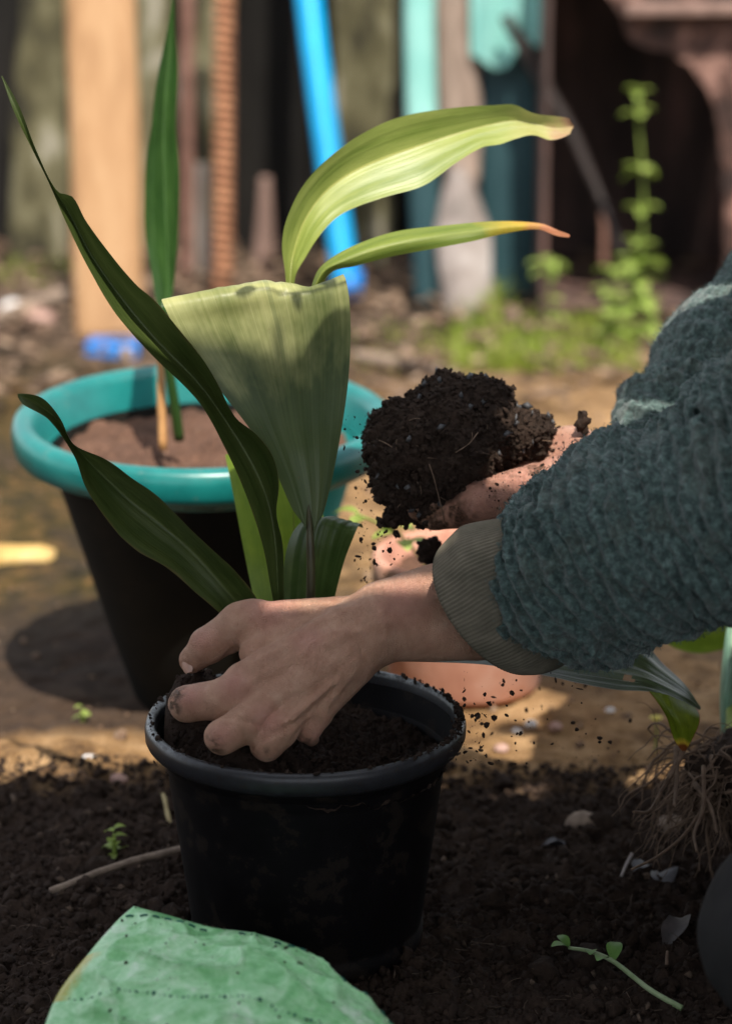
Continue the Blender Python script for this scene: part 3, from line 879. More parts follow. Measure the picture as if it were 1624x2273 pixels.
nodes = [(1.0, 4, .7), (.95, 4, .9), (.74, 3, 1.0), (.72, 2, .8), (.55, 4, .9), (.42, 3, 1.0), (.37, 4, 1.1), (.31, 4, 1.2), (.26, 5, 1.2), (.21, 5, 1.3), (.17, 5, 1.3), (.13, 6, 1.4), (.09, 6, 1.4), (.05, 6, 1.4), (.01, 6, 1.3)]
weed(ft, AY(1412, 205, ft[1] + .02), nodes, 0.026, 'tall bright green weed with paired round leaves in front of the firebox', 4, lean=0.012)
ft = G(1232, 742)
weed(ft, AY(1212, 580, ft[1]), [(1, 4, 1), (.92, 4, 1), (.85, 3, 1), (.5, 3, .8), (.3, 4, .8)], 0.024, 'small green weed left of the tall one by the mouth of the firebox', 6)
ft = G(1368, 775)
weed(ft, AY(1350, 600, ft[1]), [(1, 3, .8), (.7, 4, 1), (.5, 4, 1.2), (.3, 5, 1.3), (.1, 5, 1.3)], 0.024, 'leafy green weed crowded against the foot of the tall weed', 9)

# ------------------------------------------------------------------ added leafy vine, unseen, placed to shade leaf, heap and far sleeve
vine = thing('shade_vine', (.05, RY, RZ), 'unseen leafy vine added above the picture to shade leaf, heap and sleeve', 'vine')
vs = [np.array(q, float) for q in ((.06, RY + .02, RZ), (.08, 1.20, .98), (.10, 1.43, .78), (.11, 1.49, .715), (.13, 1.52, .685))]
V, F = tube(np.array(vs), [.003, .0026, .002, .0016, .001], 8, n=30); mesh_obj('stem', V, F, m_weed, vine)
vt = [np.array(q, float) for q in ((.10, 1.43, .80), (.06, 1.45, .765), (.025, 1.457, .746), (-.002, 1.462, .736), (-.025, 1.466, .728))]
V, F = tube(np.array(vt), [.0018, .0015, .0012, .0009, .0006], 8, n=30); mesh_obj('twig', V, F, m_weed, vine)
r = np.random.default_rng(77)
for k in range(34):
    c_ = np.array([.088, 1.482, .715]) + r.normal(size=3) * [.022, .026, .018]; a = r.uniform(0, 2 * pi)
    c_[2] = max(c_[2], .665)
    V, F = leaflet(c_, (cos(a), sin(a)), .045, .015, .3, .4); mesh_obj('leaf', V, F, m_weed, vine)
for k in range(26):
    t = r.random(); c_ = np.array([.232 + .105 * t, 1.55 + .03 * t, .70 + .01 * t]) + r.normal(size=3) * [.008, .022, .012]; a = r.uniform(0, 2 * pi)
    V, F = leaflet(c_, (cos(a), sin(a)), .05, .017, .3, .4); mesh_obj('leaf', V, F, m_weed, vine)
V, F = tube([np.array([.10, 1.43, .78]), np.array([.18, 1.53, .73]), np.array([.32, 1.59, .72])], [.0018, .0015, .001], 8, n=20); mesh_obj('twig', V, F, m_weed, vine)
for q, a, L_ in ((vt[2], 2.2, .016), (vt[4], 3.3, .014), (vt[3], 5.4, .010), (vt[1], 5.0, .035), (vt[1], 1.5, .03)):
    V, F = leaflet(q, (cos(a), sin(a)), L_, L_ * .3, .2, .4); mesh_obj('leaf', V, F, m_weed, vine)

def tuft(n_, x0, x1, y0, y1, h0, h1, seed, name, mat):
    r = np.random.default_rng(seed); V = []; F = []
    for k in range(n_):
        p = G(r.uniform(x0, x1), r.uniform(y0, y1)); h = r.uniform(h0, h1); a = r.uniform(0, 2*pi)
        d = np.array([cos(a), sin(a), 0]); s = np.array([-d[1], d[0], 0]) * r.uniform(.0012, .0028); b0 = len(V); bend = r.uniform(.2, .9)
        for j in range(4):
            t = j / 3; c = p + d * h * bend * t * t + np.array([0, 0, h * t * (1 - .35 * bend * t)])
            V += [c - s * (1 - t * .9), c + s * (1 - t * .9)]
        for j in range(3): a_ = b0 + 2*j; F.append([a_, a_+1, a_+3, a_+2])
    return mesh_obj(name, np.array(V), F, mat, kind='stuff')
tuft(520, 1000, 1200, 735, 830, .01, .045, 1, 'grass', m_grass)
tuft(600, 1130, 1420, 700, 830, .008, .035, 2, 'grass', m_grass)
tuft(300, 780, 1010, 720, 830, .004, .016, 3, 'moss', m_grass)
tuft(260, 1040, 1110, 670, 730, .02, .06, 5, 'grass', m_grass)
tuft(300, -40, 220, 560, 640, .004, .02, 7, 'moss', m_grass)

m_twig = simple('twig', [(0.3, (0.14, 0.10, 0.075)), (0.7, (0.33, 0.25, 0.19))], 90, 0.85, 0.5, 0.001)
def stick(name, a, b_, r0, r1, mat, lab, cat, bend=0.004, seed=0):
    o = thing(name, (a + b_) / 2, lab, cat)
    m_ = (a + b_) / 2 + np.array([0, 0, bend])
    V, F = tube([a, m_, b_], [r0, (r0 + r1) / 2, r1], 10, n=16); V = V + fbm(V, 160, 3, seed)[:, None] * r0 * .35
    mesh_obj('shaft', V, F, mat, o); return o
stick('fallen_branch', G(-30, 722, .012), G(150, 652, .03), .011, .009, m_twig, 'grey branch lying at the far left behind the teal pot', 'branch')
stick('flat_offcut', G(790, 790, .01), G(1010, 832, .01), .008, .007, m_twig, 'brown slat lying flat on the mossy ground behind the heap of soil', 'slat', 0.001, 3)
stick('upright_peg', G(1139, 752, -.01), AY(1139, 695, G(1139, 752)[1]), .0095, .008, m_pinkwood, 'short pinkish peg sticking up in the grass tuft', 'peg', 0, 4)
m_offcut = simple('yellow_wood', [(0.3, (0.30, 0.17, 0.04)), (0.5, (0.50, 0.32, 0.10)), (0.75, (0.62, 0.46, 0.22))], 30, 0.7, 0.3, 0.001)
oc = thing('wood_offcut', G(50, 1235), 'yellow split offcut of wood lying on the mossy ground left of the teal pot', 'offcut')
c0 = G(40, 1240)
V, F = slab([c0 + [-.05, -.012, .001], c0 + [.032, -.008, .001], c0 + [.034, .004, .012], c0 + [-.05, .006, .013]], 0.03, 0.003, 8, 6, 2)
mesh_obj('offcut', V, F, m_offcut, oc)
def stone(name, p, s, mat, lab, cat='stone', seed=0, group=None):
    bv, bf = ICO2
    V = bv * np.asarray(s); V = V * (1 + 0.25 * fbm(bv + seed * 3.1, 1.3, 3, seed))[:, None] + p
    o = mesh_obj(name, V, bf, mat, base=np.asarray(p, float)); return props(o, lab, cat, group)
m_white = simple('white_stone', [(0.3, (0.55, 0.53, 0.52)), (0.7, (0.8, 0.78, 0.76))], 40, 0.6)
m_pinkst = simple('pink_stone', [(0.3, (0.30, 0.17, 0.13)), (0.7, (0.5, 0.33, 0.28))], 40, 0.8)
for k, (x, y, s, m_, lab) in enumerate((
    (1177, 1612, .0052, m_white, 'bright white pebble on the sunlit sand right of the black pot'),
    (1146, 1628, .0042, m_white, 'smaller white pebble just left of the bright one on the sunlit sand'),
    (1112, 1668, .0060, m_pinkst, 'pale oblong stone at the edge of the shade right of the black pot'),
    (1352, 1583, .0045, m_white, 'pale pebble on the sand below the fallen leaf'),
    (1232, 1618, .0055, m_pinkst, 'pinkish stone on the sand beneath the cuff'),
    (200, 1700, .0085, m_white, 'white chip in the sunlit soil left of the black pot'),
    (268, 1738, .0075, m_pinkst, 'orange stone at the front edge of the sunlit soil patch'),
    (1290, 1838, .012, m_twig, 'half-buried grey-brown stone in the dark soil on the right'),
    (1490, 1842, .011, m_twig, 'brown lump of earth and root in front of the root clump'),
    (30, 700, .02, m_white, 'pale stone beside the grey branch at the far left'),
    (85, 722, .022, m_pinkst, 'pinkish stone next to the pale one at the far left'),
    (955, 668, .02, m_white, 'pale stone by the foot of the spade'))):
    p = G(x, y); stone('stone', p + [0, 0, s * .35], np.array([s, s * .8, s * .7]), m_, lab, seed=k, group='stones lying about')
yb = thing('yellow_flower', G(1455, 1660), 'single blurred yellow flower head on a thin stalk below the fallen leaf', 'flower')
ft = G(1452, 1668)
V, F = tube([ft, ft + [0.001, 0, .012], AY(1455, 1608, ft[1])], [.0009, .0008, .0007], 6, n=8); mesh_obj('stem', V, F, m_weed, yb)
m_yel = simple('yellow_petal', [(0.3, (0.62, 0.52, 0.08)), (0.7, (0.75, 0.68, 0.18))], 60, 0.6)
c0 = AY(1455, 1601, ft[1])
for k in range(9):
    a = k / 9 * 2 * pi
    V, F = leaflet(c0, (cos(a), sin(a)), .0052, .0021, .9, .3); mesh_obj('petal', V, F, m_yel, yb)
V, F = lumps([c0 + [0, 0, .0012]], [.0022], 1, ICO2, .1); mesh_obj('flower_centre', V, F, m_yel, yb)

# ------------------------------------------------------------------ teal pot with its soil, stake and tall leaf
m_teal, nt, n, l, b = newmat('teal_plastic')
v = objvec(nt); c = ramp(nt, [(0.3, (0.004, 0.115, 0.112)), (0.7, (0.010, 0.195, 0.182))], noise_out(nt, 25, 4, .6, v))
d = noise_out(nt, 70, 6, .7, v)
c = mixc(nt, math_(nt, 'MULTIPLY', math_(nt, 'GREATER_THAN', d, .62), .25), c, (0.12, 0.16, 0.14))
l.new(c, b.inputs['Base Color']); b.inputs['Roughness'].default_value = .32
bump(nt, d, .1, .0006, b)
m_tealbody, nt, n, l, b = newmat('shade_painted_teal')
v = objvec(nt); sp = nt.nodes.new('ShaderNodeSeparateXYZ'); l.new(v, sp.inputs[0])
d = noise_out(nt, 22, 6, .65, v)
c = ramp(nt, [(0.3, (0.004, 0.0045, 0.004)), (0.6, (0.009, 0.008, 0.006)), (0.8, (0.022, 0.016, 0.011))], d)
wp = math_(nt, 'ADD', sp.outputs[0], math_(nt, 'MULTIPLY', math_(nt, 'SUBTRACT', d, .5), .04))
lit_side = nt.nodes.new('ShaderNodeMapRange'); lit_side.inputs['From Min'].default_value = .068; lit_side.inputs['From Max'].default_value = .082
l.new(wp, lit_side.inputs['Value'])
c = mixc(nt, lit_side.outputs[0], c, (0.02, 0.30, 0.28))  # shade painted into the body: teal only on the sunlit right side
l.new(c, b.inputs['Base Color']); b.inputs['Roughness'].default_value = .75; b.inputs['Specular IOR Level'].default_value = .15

TP = np.array([(453 - 812) / 6000 * 2.103, 2.045, 0.0])
tp = thing('teal_pot', TP, 'large teal plastic plant pot with a thick bright rim and body coloured dark for shade', 'plant pot')
TILT = radians(3.0)
def tilt(V):
    q = V - TP; c_, s_ = cos(TILT), sin(TILT)
    y = q[:, 1] * c_ + q[:, 2] * -s_ * -1 * -1; z = q[:, 2] * c_ + q[:, 1] * s_
    return np.column_stack([q[:, 0], y, z]) + TP
body = [(0, .004), (.050, .004), (.057, .0), (.061, .006), (.078, .06), (.098, .13), (.114, .185), (.1195, .206)]
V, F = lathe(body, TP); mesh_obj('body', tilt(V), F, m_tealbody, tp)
rim = [(.1195, .2065), (.1235, .2045), (.139, .2055), (.1435, .208), (.1458, .214), (.1462, .224), (.1445, .2315), (.140, .2345), (.134, .2345), (.130, .2325), (.1275, .227), (.1215, .206), (.1165, .195), (.112, .192)]
rim = [(a * 1.014, b_) for a, b_ in rim]
V, F = lathe(rim, TP); mesh_obj('rim', tilt(V), F, m_teal, tp)
def soil_disc(c, R, z0, amp, seed, nr=40, na=150, extra=None, sc=60):
    rr = np.linspace(0, R, nr); aa = np.arange(na) / na * 2 * pi
    V = np.array([[c[0] + r_ * cos(a), c[1] + r_ * sin(a), z0] for r_ in rr for a in aa])
    q = V.copy(); q[:, 2] = 0
    V[:, 2] += np.abs(fbm(q, sc, 4, seed)) * amp + fbm(q, sc * 5, 3, seed + 1) * amp * .25
    if extra is not None: V[:, 2] += extra(V)
    F = [[k*na+j, k*na+(j+1) % na, (k+1)*na+(j+1) % na, (k+1)*na+j] for k in range(nr-1) for j in range(na)]
    return V, np.array(F)
V, F = soil_disc(TP, .1205, .197, .014, 50, sc=42)
props(mesh_obj('pot_soil', tilt(V), F, m_redsoil, base=TP + [0, 0, .2]), 'dry reddish soil filling the teal pot', 'soil')
m_cane = simple('cane', [(0.3, (0.36, 0.17, 0.06)), (0.7, (0.52, 0.28, 0.11))], 60, .6, .3, .001, stretch=(3, 3, .5))
stick('cane_stake', AY(362, 1000, 2.0), AY(352, 640, 2.03), .0034, .003, m_cane, 'thin orange-brown cane stuck upright in the soil of the teal pot', 'cane', 0, 3)

lm_back = leaf_mat('tall_leaf', (0.018, 0.055, 0.012), (0.06, 0.13, 0.032), (0.12, 0.22, 0.06), transl=.22, rough=.22)
d9 = 2.02
o9 = thing('tall_leaf_plant', AY(396, 966, 2.02), 'blurred plant with one tall upright pointed leaf growing in the teal pot', 'plant')
V, F, uv = grid_leaf([(352, 680, d9), (343, 640, d9), (328, 560, d9-.004), (318, 470, d9-.01), (333, 300, d9-.012), (342, 200, d9-.01), (365, 80, d9), (380, 0, d9), (385, -70, d9)],
                     [(362, 680, d9+.01), (372, 640, d9+.012), (372, 560, d9+.014), (368, 470, d9+.016), (364, 300, d9+.016), (368, 200, d9+.012), (378, 80, d9+.006), (384, 0, d9+.002), (386, -70, d9)],
                     [(372, 680, d9+.006), (384, 640, d9+.008), (394, 560, d9+.004), (401, 450, d9+.002), (392, 300, d9+.004), (397, 150, d9+.004), (392, 60, d9), (388, 0, d9), (387, -70, d9)], wav=.002, k=.95)
mesh_obj('leaf', V, F, lm_back, o9, uv=uv)
V, F = tube([P(398, 975, 2.075), P(388, 900, 2.06), P(370, 780, 2.04), P(363, 672, 2.028)], [.0042, .004, .0036, .003], 10, n=20); mesh_obj('leaf_stalk', V, F, lm_back, o9)

# ------------------------------------------------------------------ terracotta pot behind the cuff
m_terra = simple('terracotta', [(0.3, (0.42, 0.19, 0.13)), (0.55, (0.55, 0.28, 0.20)), (0.8, (0.66, 0.42, 0.34))], 22, .8, .3, .001)
TC = np.array([(1035 - 812) / 6000 * 2.15, 2.07, 0.0])
tc_ = thing('terracotta_pot', TC, 'salmon pink terracotta pot half hidden behind the cuff and forearm', 'plant pot')
V, F = lathe([(0, .003), (.056, .003), (.059, .0), (.061, .004), (.067, .07), (.069, .085)], TC); mesh_obj('body', V, F, m_terra, tc_)
V, F = lathe([(.069, .0852), (.0735, .0855), (.075, .088), (.0755, .106), (.0735, .1095), (.069, .1095), (.0672, .107), (.064, .06)], TC); mesh_obj('rim', V, F, m_terra, tc_)
V, F = soil_disc(TC, .0655, .088, .012, 60); props(mesh_obj('terracotta_pot_soil', V, F, m_redsoil, base=TC + [0, 0, .09]), 'dry soil inside the terracotta pot', 'soil')
ft = np.array([TC[0] - .02, TC[1] - .02, .09])
wd3 = thing('creeping_weed', ft, 'bright green creeping weed trailing out of the terracotta pot to the left', 'weed')
V, F = tube([ft, P(880, 1180, 2.0), P(835, 1160, 1.98), P(790, 1140, 1.97)], [.0013, .0012, .001, .0008], 7, n=18); mesh_obj('stem', V, F, m_weed, wd3)
r = np.random.default_rng(4)
for k, (x, y) in enumerate(((905, 1200), (880, 1185), (865, 1165), (840, 1165), (815, 1150), (795, 1140), (890, 1200), (850, 1180))):
    a = r.uniform(0, 2*pi); V, F = leaflet(P(x, y, 1.99), (cos(a), sin(a) - .4), .02, .0065, .4, .5); mesh_obj('leaf', V, F, m_weed, wd3)

# ------------------------------------------------------------------ black nursery pot
m_black, nt, n, l, b = newmat('black_plastic')
v = objvec(nt); d = noise_out(nt, 40, 6, .7, v); st = noise_out(nt, 30, 5, .6, objvec(nt, (8, 8, .7)))
c = ramp(nt, [(0.3, (0.002, 0.0017, 0.0022)), (0.7, (0.005, 0.004, 0.005))], d)
dust = math_(nt, 'MULTIPLY', math_(nt, 'GREATER_THAN', d, .56), .45)
fine = noise_out(nt, 600, 3, .6, v)
c = mixc(nt, math_(nt, 'MULTIPLY', dust, fine), c, (0.04, 0.028, 0.018))
l.new(c, b.inputs['Base Color'])
rf = nt.nodes.new('ShaderNodeMapRange'); rf.inputs['To Min'].default_value = .45; rf.inputs['To Max'].default_value = .75; l.new(d, rf.inputs['Value']); l.new(rf.outputs[0], b.inputs['Roughness'])
b.inputs['Specular IOR Level'].default_value = .15
bump(nt, d, .12, .0008, b)
m_lip, nt, n, l, b = newmat('scuffed_lip')
v = objvec(nt); sp = nt.nodes.new('ShaderNodeSeparateXYZ'); l.new(v, sp.inputs[0])
d = noise_out(nt, 140, 6, .7, v); d2 = noise_out(nt, 420, 4, .7, v)
topf = nt.nodes.new('ShaderNodeMapRange'); topf.inputs['From Min'].default_value = .1468; topf.inputs['From Max'].default_value = .149; l.new(sp.outputs[2], topf.inputs['Value'])
base_c = ramp(nt, [(0.3, (0.010, 0.010, 0.012)), (0.7, (0.024, 0.025, 0.030))], d)
sc_ = ramp(nt, [(0.42, (0.05, 0.05, 0.052)), (0.55, (0.20, 0.215, 0.22)), (0.8, (0.32, 0.34, 0.34))], d)
frontf = nt.nodes.new('ShaderNodeMapRange'); frontf.inputs['From Min'].default_value = -.075; frontf.inputs['From Max'].default_value = -.03
l.new(math_(nt, 'SUBTRACT', sp.outputs[1], 0.0), frontf.inputs['Value'])
c = mixc(nt, math_(nt, 'MULTIPLY', topf.outputs[0], frontf.outputs[0]), base_c, sc_)
spk = math_(nt, 'GREATER_THAN', d2, .60)
c = mixc(nt, math_(nt, 'MULTIPLY', spk, .9), c, (0.02, 0.013, 0.01))
l.new(c, b.inputs['Base Color']); b.inputs['Roughness'].default_value = .42; bump(nt, d, .15, .0006, b)

BP = np.array([(678 - 812) / 6000 * 1.692, 1.589, 0.0]); BP[2] = 0.0
bpot = thing('black_pot', BP, 'black nursery pot filled with dark soil, the hand reaching into it', 'plant pot')
body = [(0, .005), (.066, .005), (.070, .002), (.0725, .0), (.0738, .003), (.0742, .011), (.0728, .0125), (.0735, .016), (.0805, .07), (.0868, .118), (.0878, .1265), (.0905, .1285), (.0922, .134)]
V, F = lathe(body, BP, 140); mesh_obj('body', V, F, m_black, bpot)
lip = [(.0922, .1343), (.0955, .1345), (.0985, .1365), (.1, .140), (.1003, .1455), (.0993, .149), (.0972, .1502), (.0948, .1497), (.0937, .147), (.0930, .1425)]
inner = [(.0930, .1425), (.0916, .136), (.0888, .128), (.0862, .118), (.084, .10)]
V, F = lathe(inner, BP, 140); mesh_obj('inner_wall', V, F, m_black, bpot)
V, F = lathe(lip, BP, 160); V = V + (fbm(V, 30, 2, 3) * .0006)[:, None]; mesh_obj('lip', V, F, m_lip, bpot)
def mound(V):
    q = V[:, :2]
    m1 = np.array(P(425, 1520, 1.705)[:2]); m2 = np.array(P(620, 1470, 1.73)[:2])
    r_ = np.linalg.norm(q - BP[:2], axis=1)
    e = .050 * np.exp(-(np.linalg.norm(q - m1, axis=1) / .026) ** 2) + .022 * np.exp(-(np.linalg.norm(q - m2, axis=1) / .04) ** 2)
    m3 = np.array(P(545, 1690, 1.65)[:2]); e += .025 * np.exp(-(np.linalg.norm(q - m3, axis=1) / .045) ** 2)
    return np.minimum(e, .050)
V, F = soil_disc(BP, .0885, .119, .011, 70, 80, 260, mound, 75)
sl = mesh_obj('potting_soil', V, F, m_wetsoil, base=BP + [0, 0, .12]); props(sl, 'dark crumbly potting soil filling the black pot', 'soil')
r = np.random.default_rng(9); sel = r.choice(np.where(np.linalg.norm(V[:, :2] - BP[:2], axis=1) < .0855)[0], 2600)
Vc, Fc = lumps(V[sel] + [0, 0, .0008], .0006 + .0022 * r.random(2600) ** 3, 10); mesh_obj('crumb_layer', Vc, Fc, m_wetsoil, sl, kind='stuff')
# crumbs stuck on the lip
r = np.random.default_rng(19); na = 420
a = np.where(r.random(na) < .6, r.normal(-.05, .45, na), r.uniform(0, 2*pi, na))
rr = .0945 + .004 * r.random(na)
q = np.column_stack([BP[0] + rr*np.cos(a), BP[1] + rr*np.sin(a), np.full(na, .1505)])
V, F = lumps(q, .0004 + .0016 * r.random(na) ** 3, 20); mesh_obj('lip_crumbs', V, F, m_wetsoil, sl, kind='stuff')

# ------------------------------------------------------------------ the broad-leaved plant in the pot
lm1 = leaf_mat('dark_leaf', (0.024, 0.045, 0.008), (0.075, 0.098, 0.026), (0.10, 0.12, 0.03), spots=.5, transl=.22, edge=(0.10, 0.085, 0.03))
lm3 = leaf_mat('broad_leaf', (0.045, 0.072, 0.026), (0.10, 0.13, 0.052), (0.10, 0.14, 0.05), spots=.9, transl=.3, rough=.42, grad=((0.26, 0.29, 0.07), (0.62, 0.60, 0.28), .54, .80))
lm5 = leaf_mat('fresh_leaf', (0.11, 0.20, 0.015), (0.24, 0.34, 0.04), (0.3, 0.4, 0.08), transl=.45)
lm7 = leaf_mat('yellowing_leaf', (0.14, 0.21, 0.03), (0.40, 0.44, 0.12), (0.5, 0.42, 0.12), tip=(0.42, 0.22, 0.14), tip_at=.905, tipmid=(0.42, 0.40, 0.13), transl=.3, rough=.35)
lm8 = leaf_mat('slender_leaf', (0.10, 0.16, 0.02), (0.26, 0.31, 0.06), (0.35, 0.36, 0.1), tip=(0.50, 0.2, 0.1), tip_at=.84, transl=.3)
plant = thing('broad_leaved_plant', P(650, 1535, 1.71), 'plant with long broad pleated leaves being held upright in the black pot', 'plant')
d = 1.69
L1 = [(3, 168, d-.03), (30, 245, d-.03), (70, 330, d-.03), (110, 410, d-.028), (150, 500, d-.026), (200, 600, d-.024), (260, 700, d-.022), (340, 790, d-.02), (440, 890, d-.018), (490, 975, d-.015), (540, 1080, d-.01), (580, 1200, d), (604, 1322, d+.012), (628, 1470, d+.03)]
M1 = [(4, 169, d-.03), (36, 240, d-.028), (75, 330, d-.024), (119, 420, d-.018), (152, 470, d-.012), (205, 570, d-.008), (280, 675, d-.004), (352, 760, d-.002), (440, 850, d), (505, 940, d+.003), (565, 1040, d+.006), (597, 1120, d+.01), (612, 1210, d+.012), (618, 1322, d+.018), (636, 1470, d+.03)]
R1 = [(6, 168, d-.03), (44, 236, d-.03), (81, 330, d-.03), (128, 424, d-.03), (161, 436, d-.03), (191, 490, d-.03), (243, 562, d-.03), (302, 632, d-.03), (345, 668, d-.03), (400, 735, d-.028), (452, 800, d-.026), (482, 850, d-.024), (522, 926, d-.022), (566, 962, d-.02), (603, 1010, d-.016), (618, 1070, d-.01), (613, 1140, d-.004), (628, 1210, d+.004), (630, 1322, d+.012), (640, 1470, d+.03)]
V, F, uv = grid_leaf(L1, M1, R1, 110, 25, wav=.001, seed=2, k=.8); mesh_obj('leaf', V, F, lm1, plant, uv=uv)['label'] = 'long dark leaf folded along its rib, reaching to the upper left'
d = 1.70
L2 = [(41, 880, d-.03), (52, 896, d-.03), (112, 932, d-.03), (165, 1010, d-.028), (190, 1080, d-.026), (240, 1160, d-.022), (300, 1220, d-.018), (370, 1260, d-.014), (430, 1310, d-.008), (485, 1358, d), (545, 1420, d+.015), (620, 1480, d+.025)]
M2 = [(40, 878, d-.03), (70, 890, d-.026), (122, 926, d-.022), (168, 992, d-.016), (222, 1048, d-.01), (290, 1110, d-.006), (360, 1165, d-.003), (425, 1222, d), (480, 1282, d+.003), (530, 1345, d+.008), (580, 1420, d+.016), (632, 1480, d+.025)]
R2 = [(39, 874, d-.03), (92, 884, d-.032), (132, 930, d-.034), (162, 986, d-.036), (232, 1018, d-.036), (292, 1058, d-.036), (342, 1092, d-.034), (402, 1152, d-.03), (452, 1202, d-.024), (522, 1270, d-.014), (570, 1330, d-.004), (610, 1420, d+.01), (640, 1480, d+.025)]
V, F, uv = grid_leaf(L2, M2, R2, 100, 25, wav=.0016, seed=5, k=.8); mesh_obj('leaf', V, F, lm1, plant, uv=uv)['label'] = 'dark lower leaf with a curled tip, leaning to the left over the teal rim'
d = 1.70
L3 = [(676, 1500, d+.02), (684, 1320, d+.01), (682, 1185, d), (648, 1130, d-.004), (612, 1050, d-.01), (560, 960, d-.016), (484, 860, d-.022), (420, 780, d-.026), (385, 720, d-.03), (362, 674, d-.03), (358, 663, d-.024), (366, 672, d-.012), (390, 730, d), (450, 800, d+.012), (540, 880, d+.02)]
M3 = [(680, 1500, d+.02), (690, 1320, d+.008), (690, 1185, d+.002), (682, 1100, d+.002), (664, 1010, d), (653, 960, d-.004), (637, 856, d-.012), (624, 760, d-.02), (608, 690, d-.026), (594, 636, d-.03), (588, 622, d-.02), (590, 640, d-.006), (592, 720, d+.01), (588, 820, d+.022), (570, 900, d+.03)]
R3 = [(684, 1500, d+.02), (697, 1320, d+.01), (698, 1185, d), (718, 1140, d-.002), (738, 1060, d-.006), (757, 960, d-.012), (772, 850, d-.018), (778, 740, d-.026), (775, 665, d-.032), (768, 622, d-.032), (762, 609, d-.022), (758, 620, d-.008), (745, 700, d+.008), (700, 810, d+.018), (600, 905, d+.028)]
V, F, uv = grid_leaf(L3, M3, R3, 130, 31, cor=.0004, wav=.0006, seed=8); mesh_obj('leaf', V, F, lm3, plant, uv=uv)['label'] = 'broad pleated leaf folded over at the top, its upper part in the sun'
V, F = tube([P(676, 1540, 1.725), P(686, 1400, 1.713), P(690, 1290, 1.704), P(688, 1190, 1.700), P(684, 1120, 1.703)], [.0035, .0032, .0028, .0024, .0012], 12, n=24)
m_stalk = simple('leaf_stalk', [(0.3, (0.035, 0.03, 0.016)), (0.7, (0.075, 0.075, 0.03))], 60, .45, .2, .0006, stretch=(4, 4, .6))
mesh_obj('leaf_stalk', V, F, m_stalk, plant)
d = 1.735
L4 = [(610, 1470, d+.01), (622, 1400, d+.004), (626, 1325, d), (632, 1240, d-.006), (648, 1185, d-.008), (672, 1156, d-.006), (690, 1150, d+.008), (702, 1162, d+.022)]
M4 = [(650, 1470, d+.004), (680, 1400, d-.006), (690, 1320, d-.014), (700, 1240, d-.022), (710, 1185, d-.024), (724, 1150, d-.02), (744, 1147, d+.004), (764, 1160, d+.026)]
R4 = [(690, 1470, d+.01), (725, 1400, d+.002), (744, 1320, d-.004), (764, 1245, d-.01), (782, 1198, d-.012), (796, 1166, d-.01), (802, 1162, d+.004), (806, 1172, d+.02)]
lm4 = leaf_mat('young_leaf', (0.03, 0.065, 0.012), (0.085, 0.135, 0.035), (0.06, 0.10, 0.03), transl=.3)
V, F, uv = grid_leaf(L4, M4, R4, 70, 25, cor=.0005, seed=9); mesh_obj('leaf', V, F, lm4, plant, uv=uv)['label'] = 'short leaf bending over just above the wrist'
d = 1.80
V, F, uv = grid_leaf([(600, 1500, d-.05), (570, 1360, d-.03), (545, 1240, d-.01), (522, 1120, d), (500, 1010, d+.01)], [(630, 1500, d-.05), (622, 1360, d-.03), (615, 1240, d-.012), (600, 1120, d-.006), (570, 990, d)], [(660, 1500, d-.05), (700, 1360, d-.02), (716, 1240, d), (712, 1120, d+.01), (650, 985, d+.01)], 50, 17, seed=3)
mesh_obj('leaf', V, F, lm5, plant, uv=uv)['label'] = 'bright fresh green leaf seen through the gaps behind the dark ones'
d = 1.78
U7 = [(650, 1180, d-.02), (645, 900, d-.01), (638, 700, d-.004), (634, 612, d), (626, 545, d-.002), (641, 470, d-.004), (682, 398, d), (742, 338, d+.006), (822, 289, d+.012), (902, 258, d+.018), (1000, 242, d+.024), (1100, 234, d+.03), (1140, 232, d+.032), (1182, 250, d+.036), (1230, 257, d+.04), (1262, 262, d+.042), (1270, 272, d+.043)]
M7 = [(652, 1180, d-.02), (648, 900, d-.008), (646, 700, d), (645, 612, d+.010), (652, 560, d+.014), (676, 490, d+.016), (718, 430, d+.020), (776, 385, d+.024), (852, 350, d+.028), (925, 325, d+.032), (1010, 298, d+.036), (1090, 276, d+.039), (1140, 268, d+.041), (1184, 274, d+.043), (1230, 284, d+.044), (1262, 282, d+.0445), (1272, 280, d+.045)]
R7 = [(654, 1180, d-.02), (651, 900, d-.01), (650, 700, d-.004), (656, 612, d), (680, 568, d+.004), (722, 508, d+.008), (762, 474, d+.012), (850, 438, d+.014), (942, 408, d+.018), (1010, 360, d+.022), (1070, 324, d+.026), (1110, 319, d+.03), (1140, 309, d+.034), (1182, 300, d+.038), (1222, 312, d+.04), (1262, 300, d+.043), (1270, 288, d+.044)]
V, F, uv = grid_leaf(U7, M7, R7, 120, 25, cor=.0003, wav=.0022, seed=11, k=.85); mesh_obj('leaf', V, F, lm7, plant, uv=uv)['label'] = 'large yellowing leaf arching to the right in the sun'
d = 1.76
U8 = [(668, 1180, d-.02), (672, 900, d-.01), (680, 700, d), (702, 606, d), (742, 568, d), (802, 538, d+.004), (882, 513, d+.01), (1000, 499, d+.018), (1100, 491, d+.026), (1200, 496, d+.032), (1240, 512, d+.034), (1262, 520, d+.036)]
M8 = [(670, 1180, d-.02), (675, 900, d-.01), (684, 700, d-.002), (714, 607, d-.01), (764, 578, d-.01), (830, 553, d-.006), (920, 532, d), (1010, 517, d+.01), (1110, 505, d+.02), (1196, 502, d+.03), (1238, 517, d+.034), (1264, 523, d+.036)]
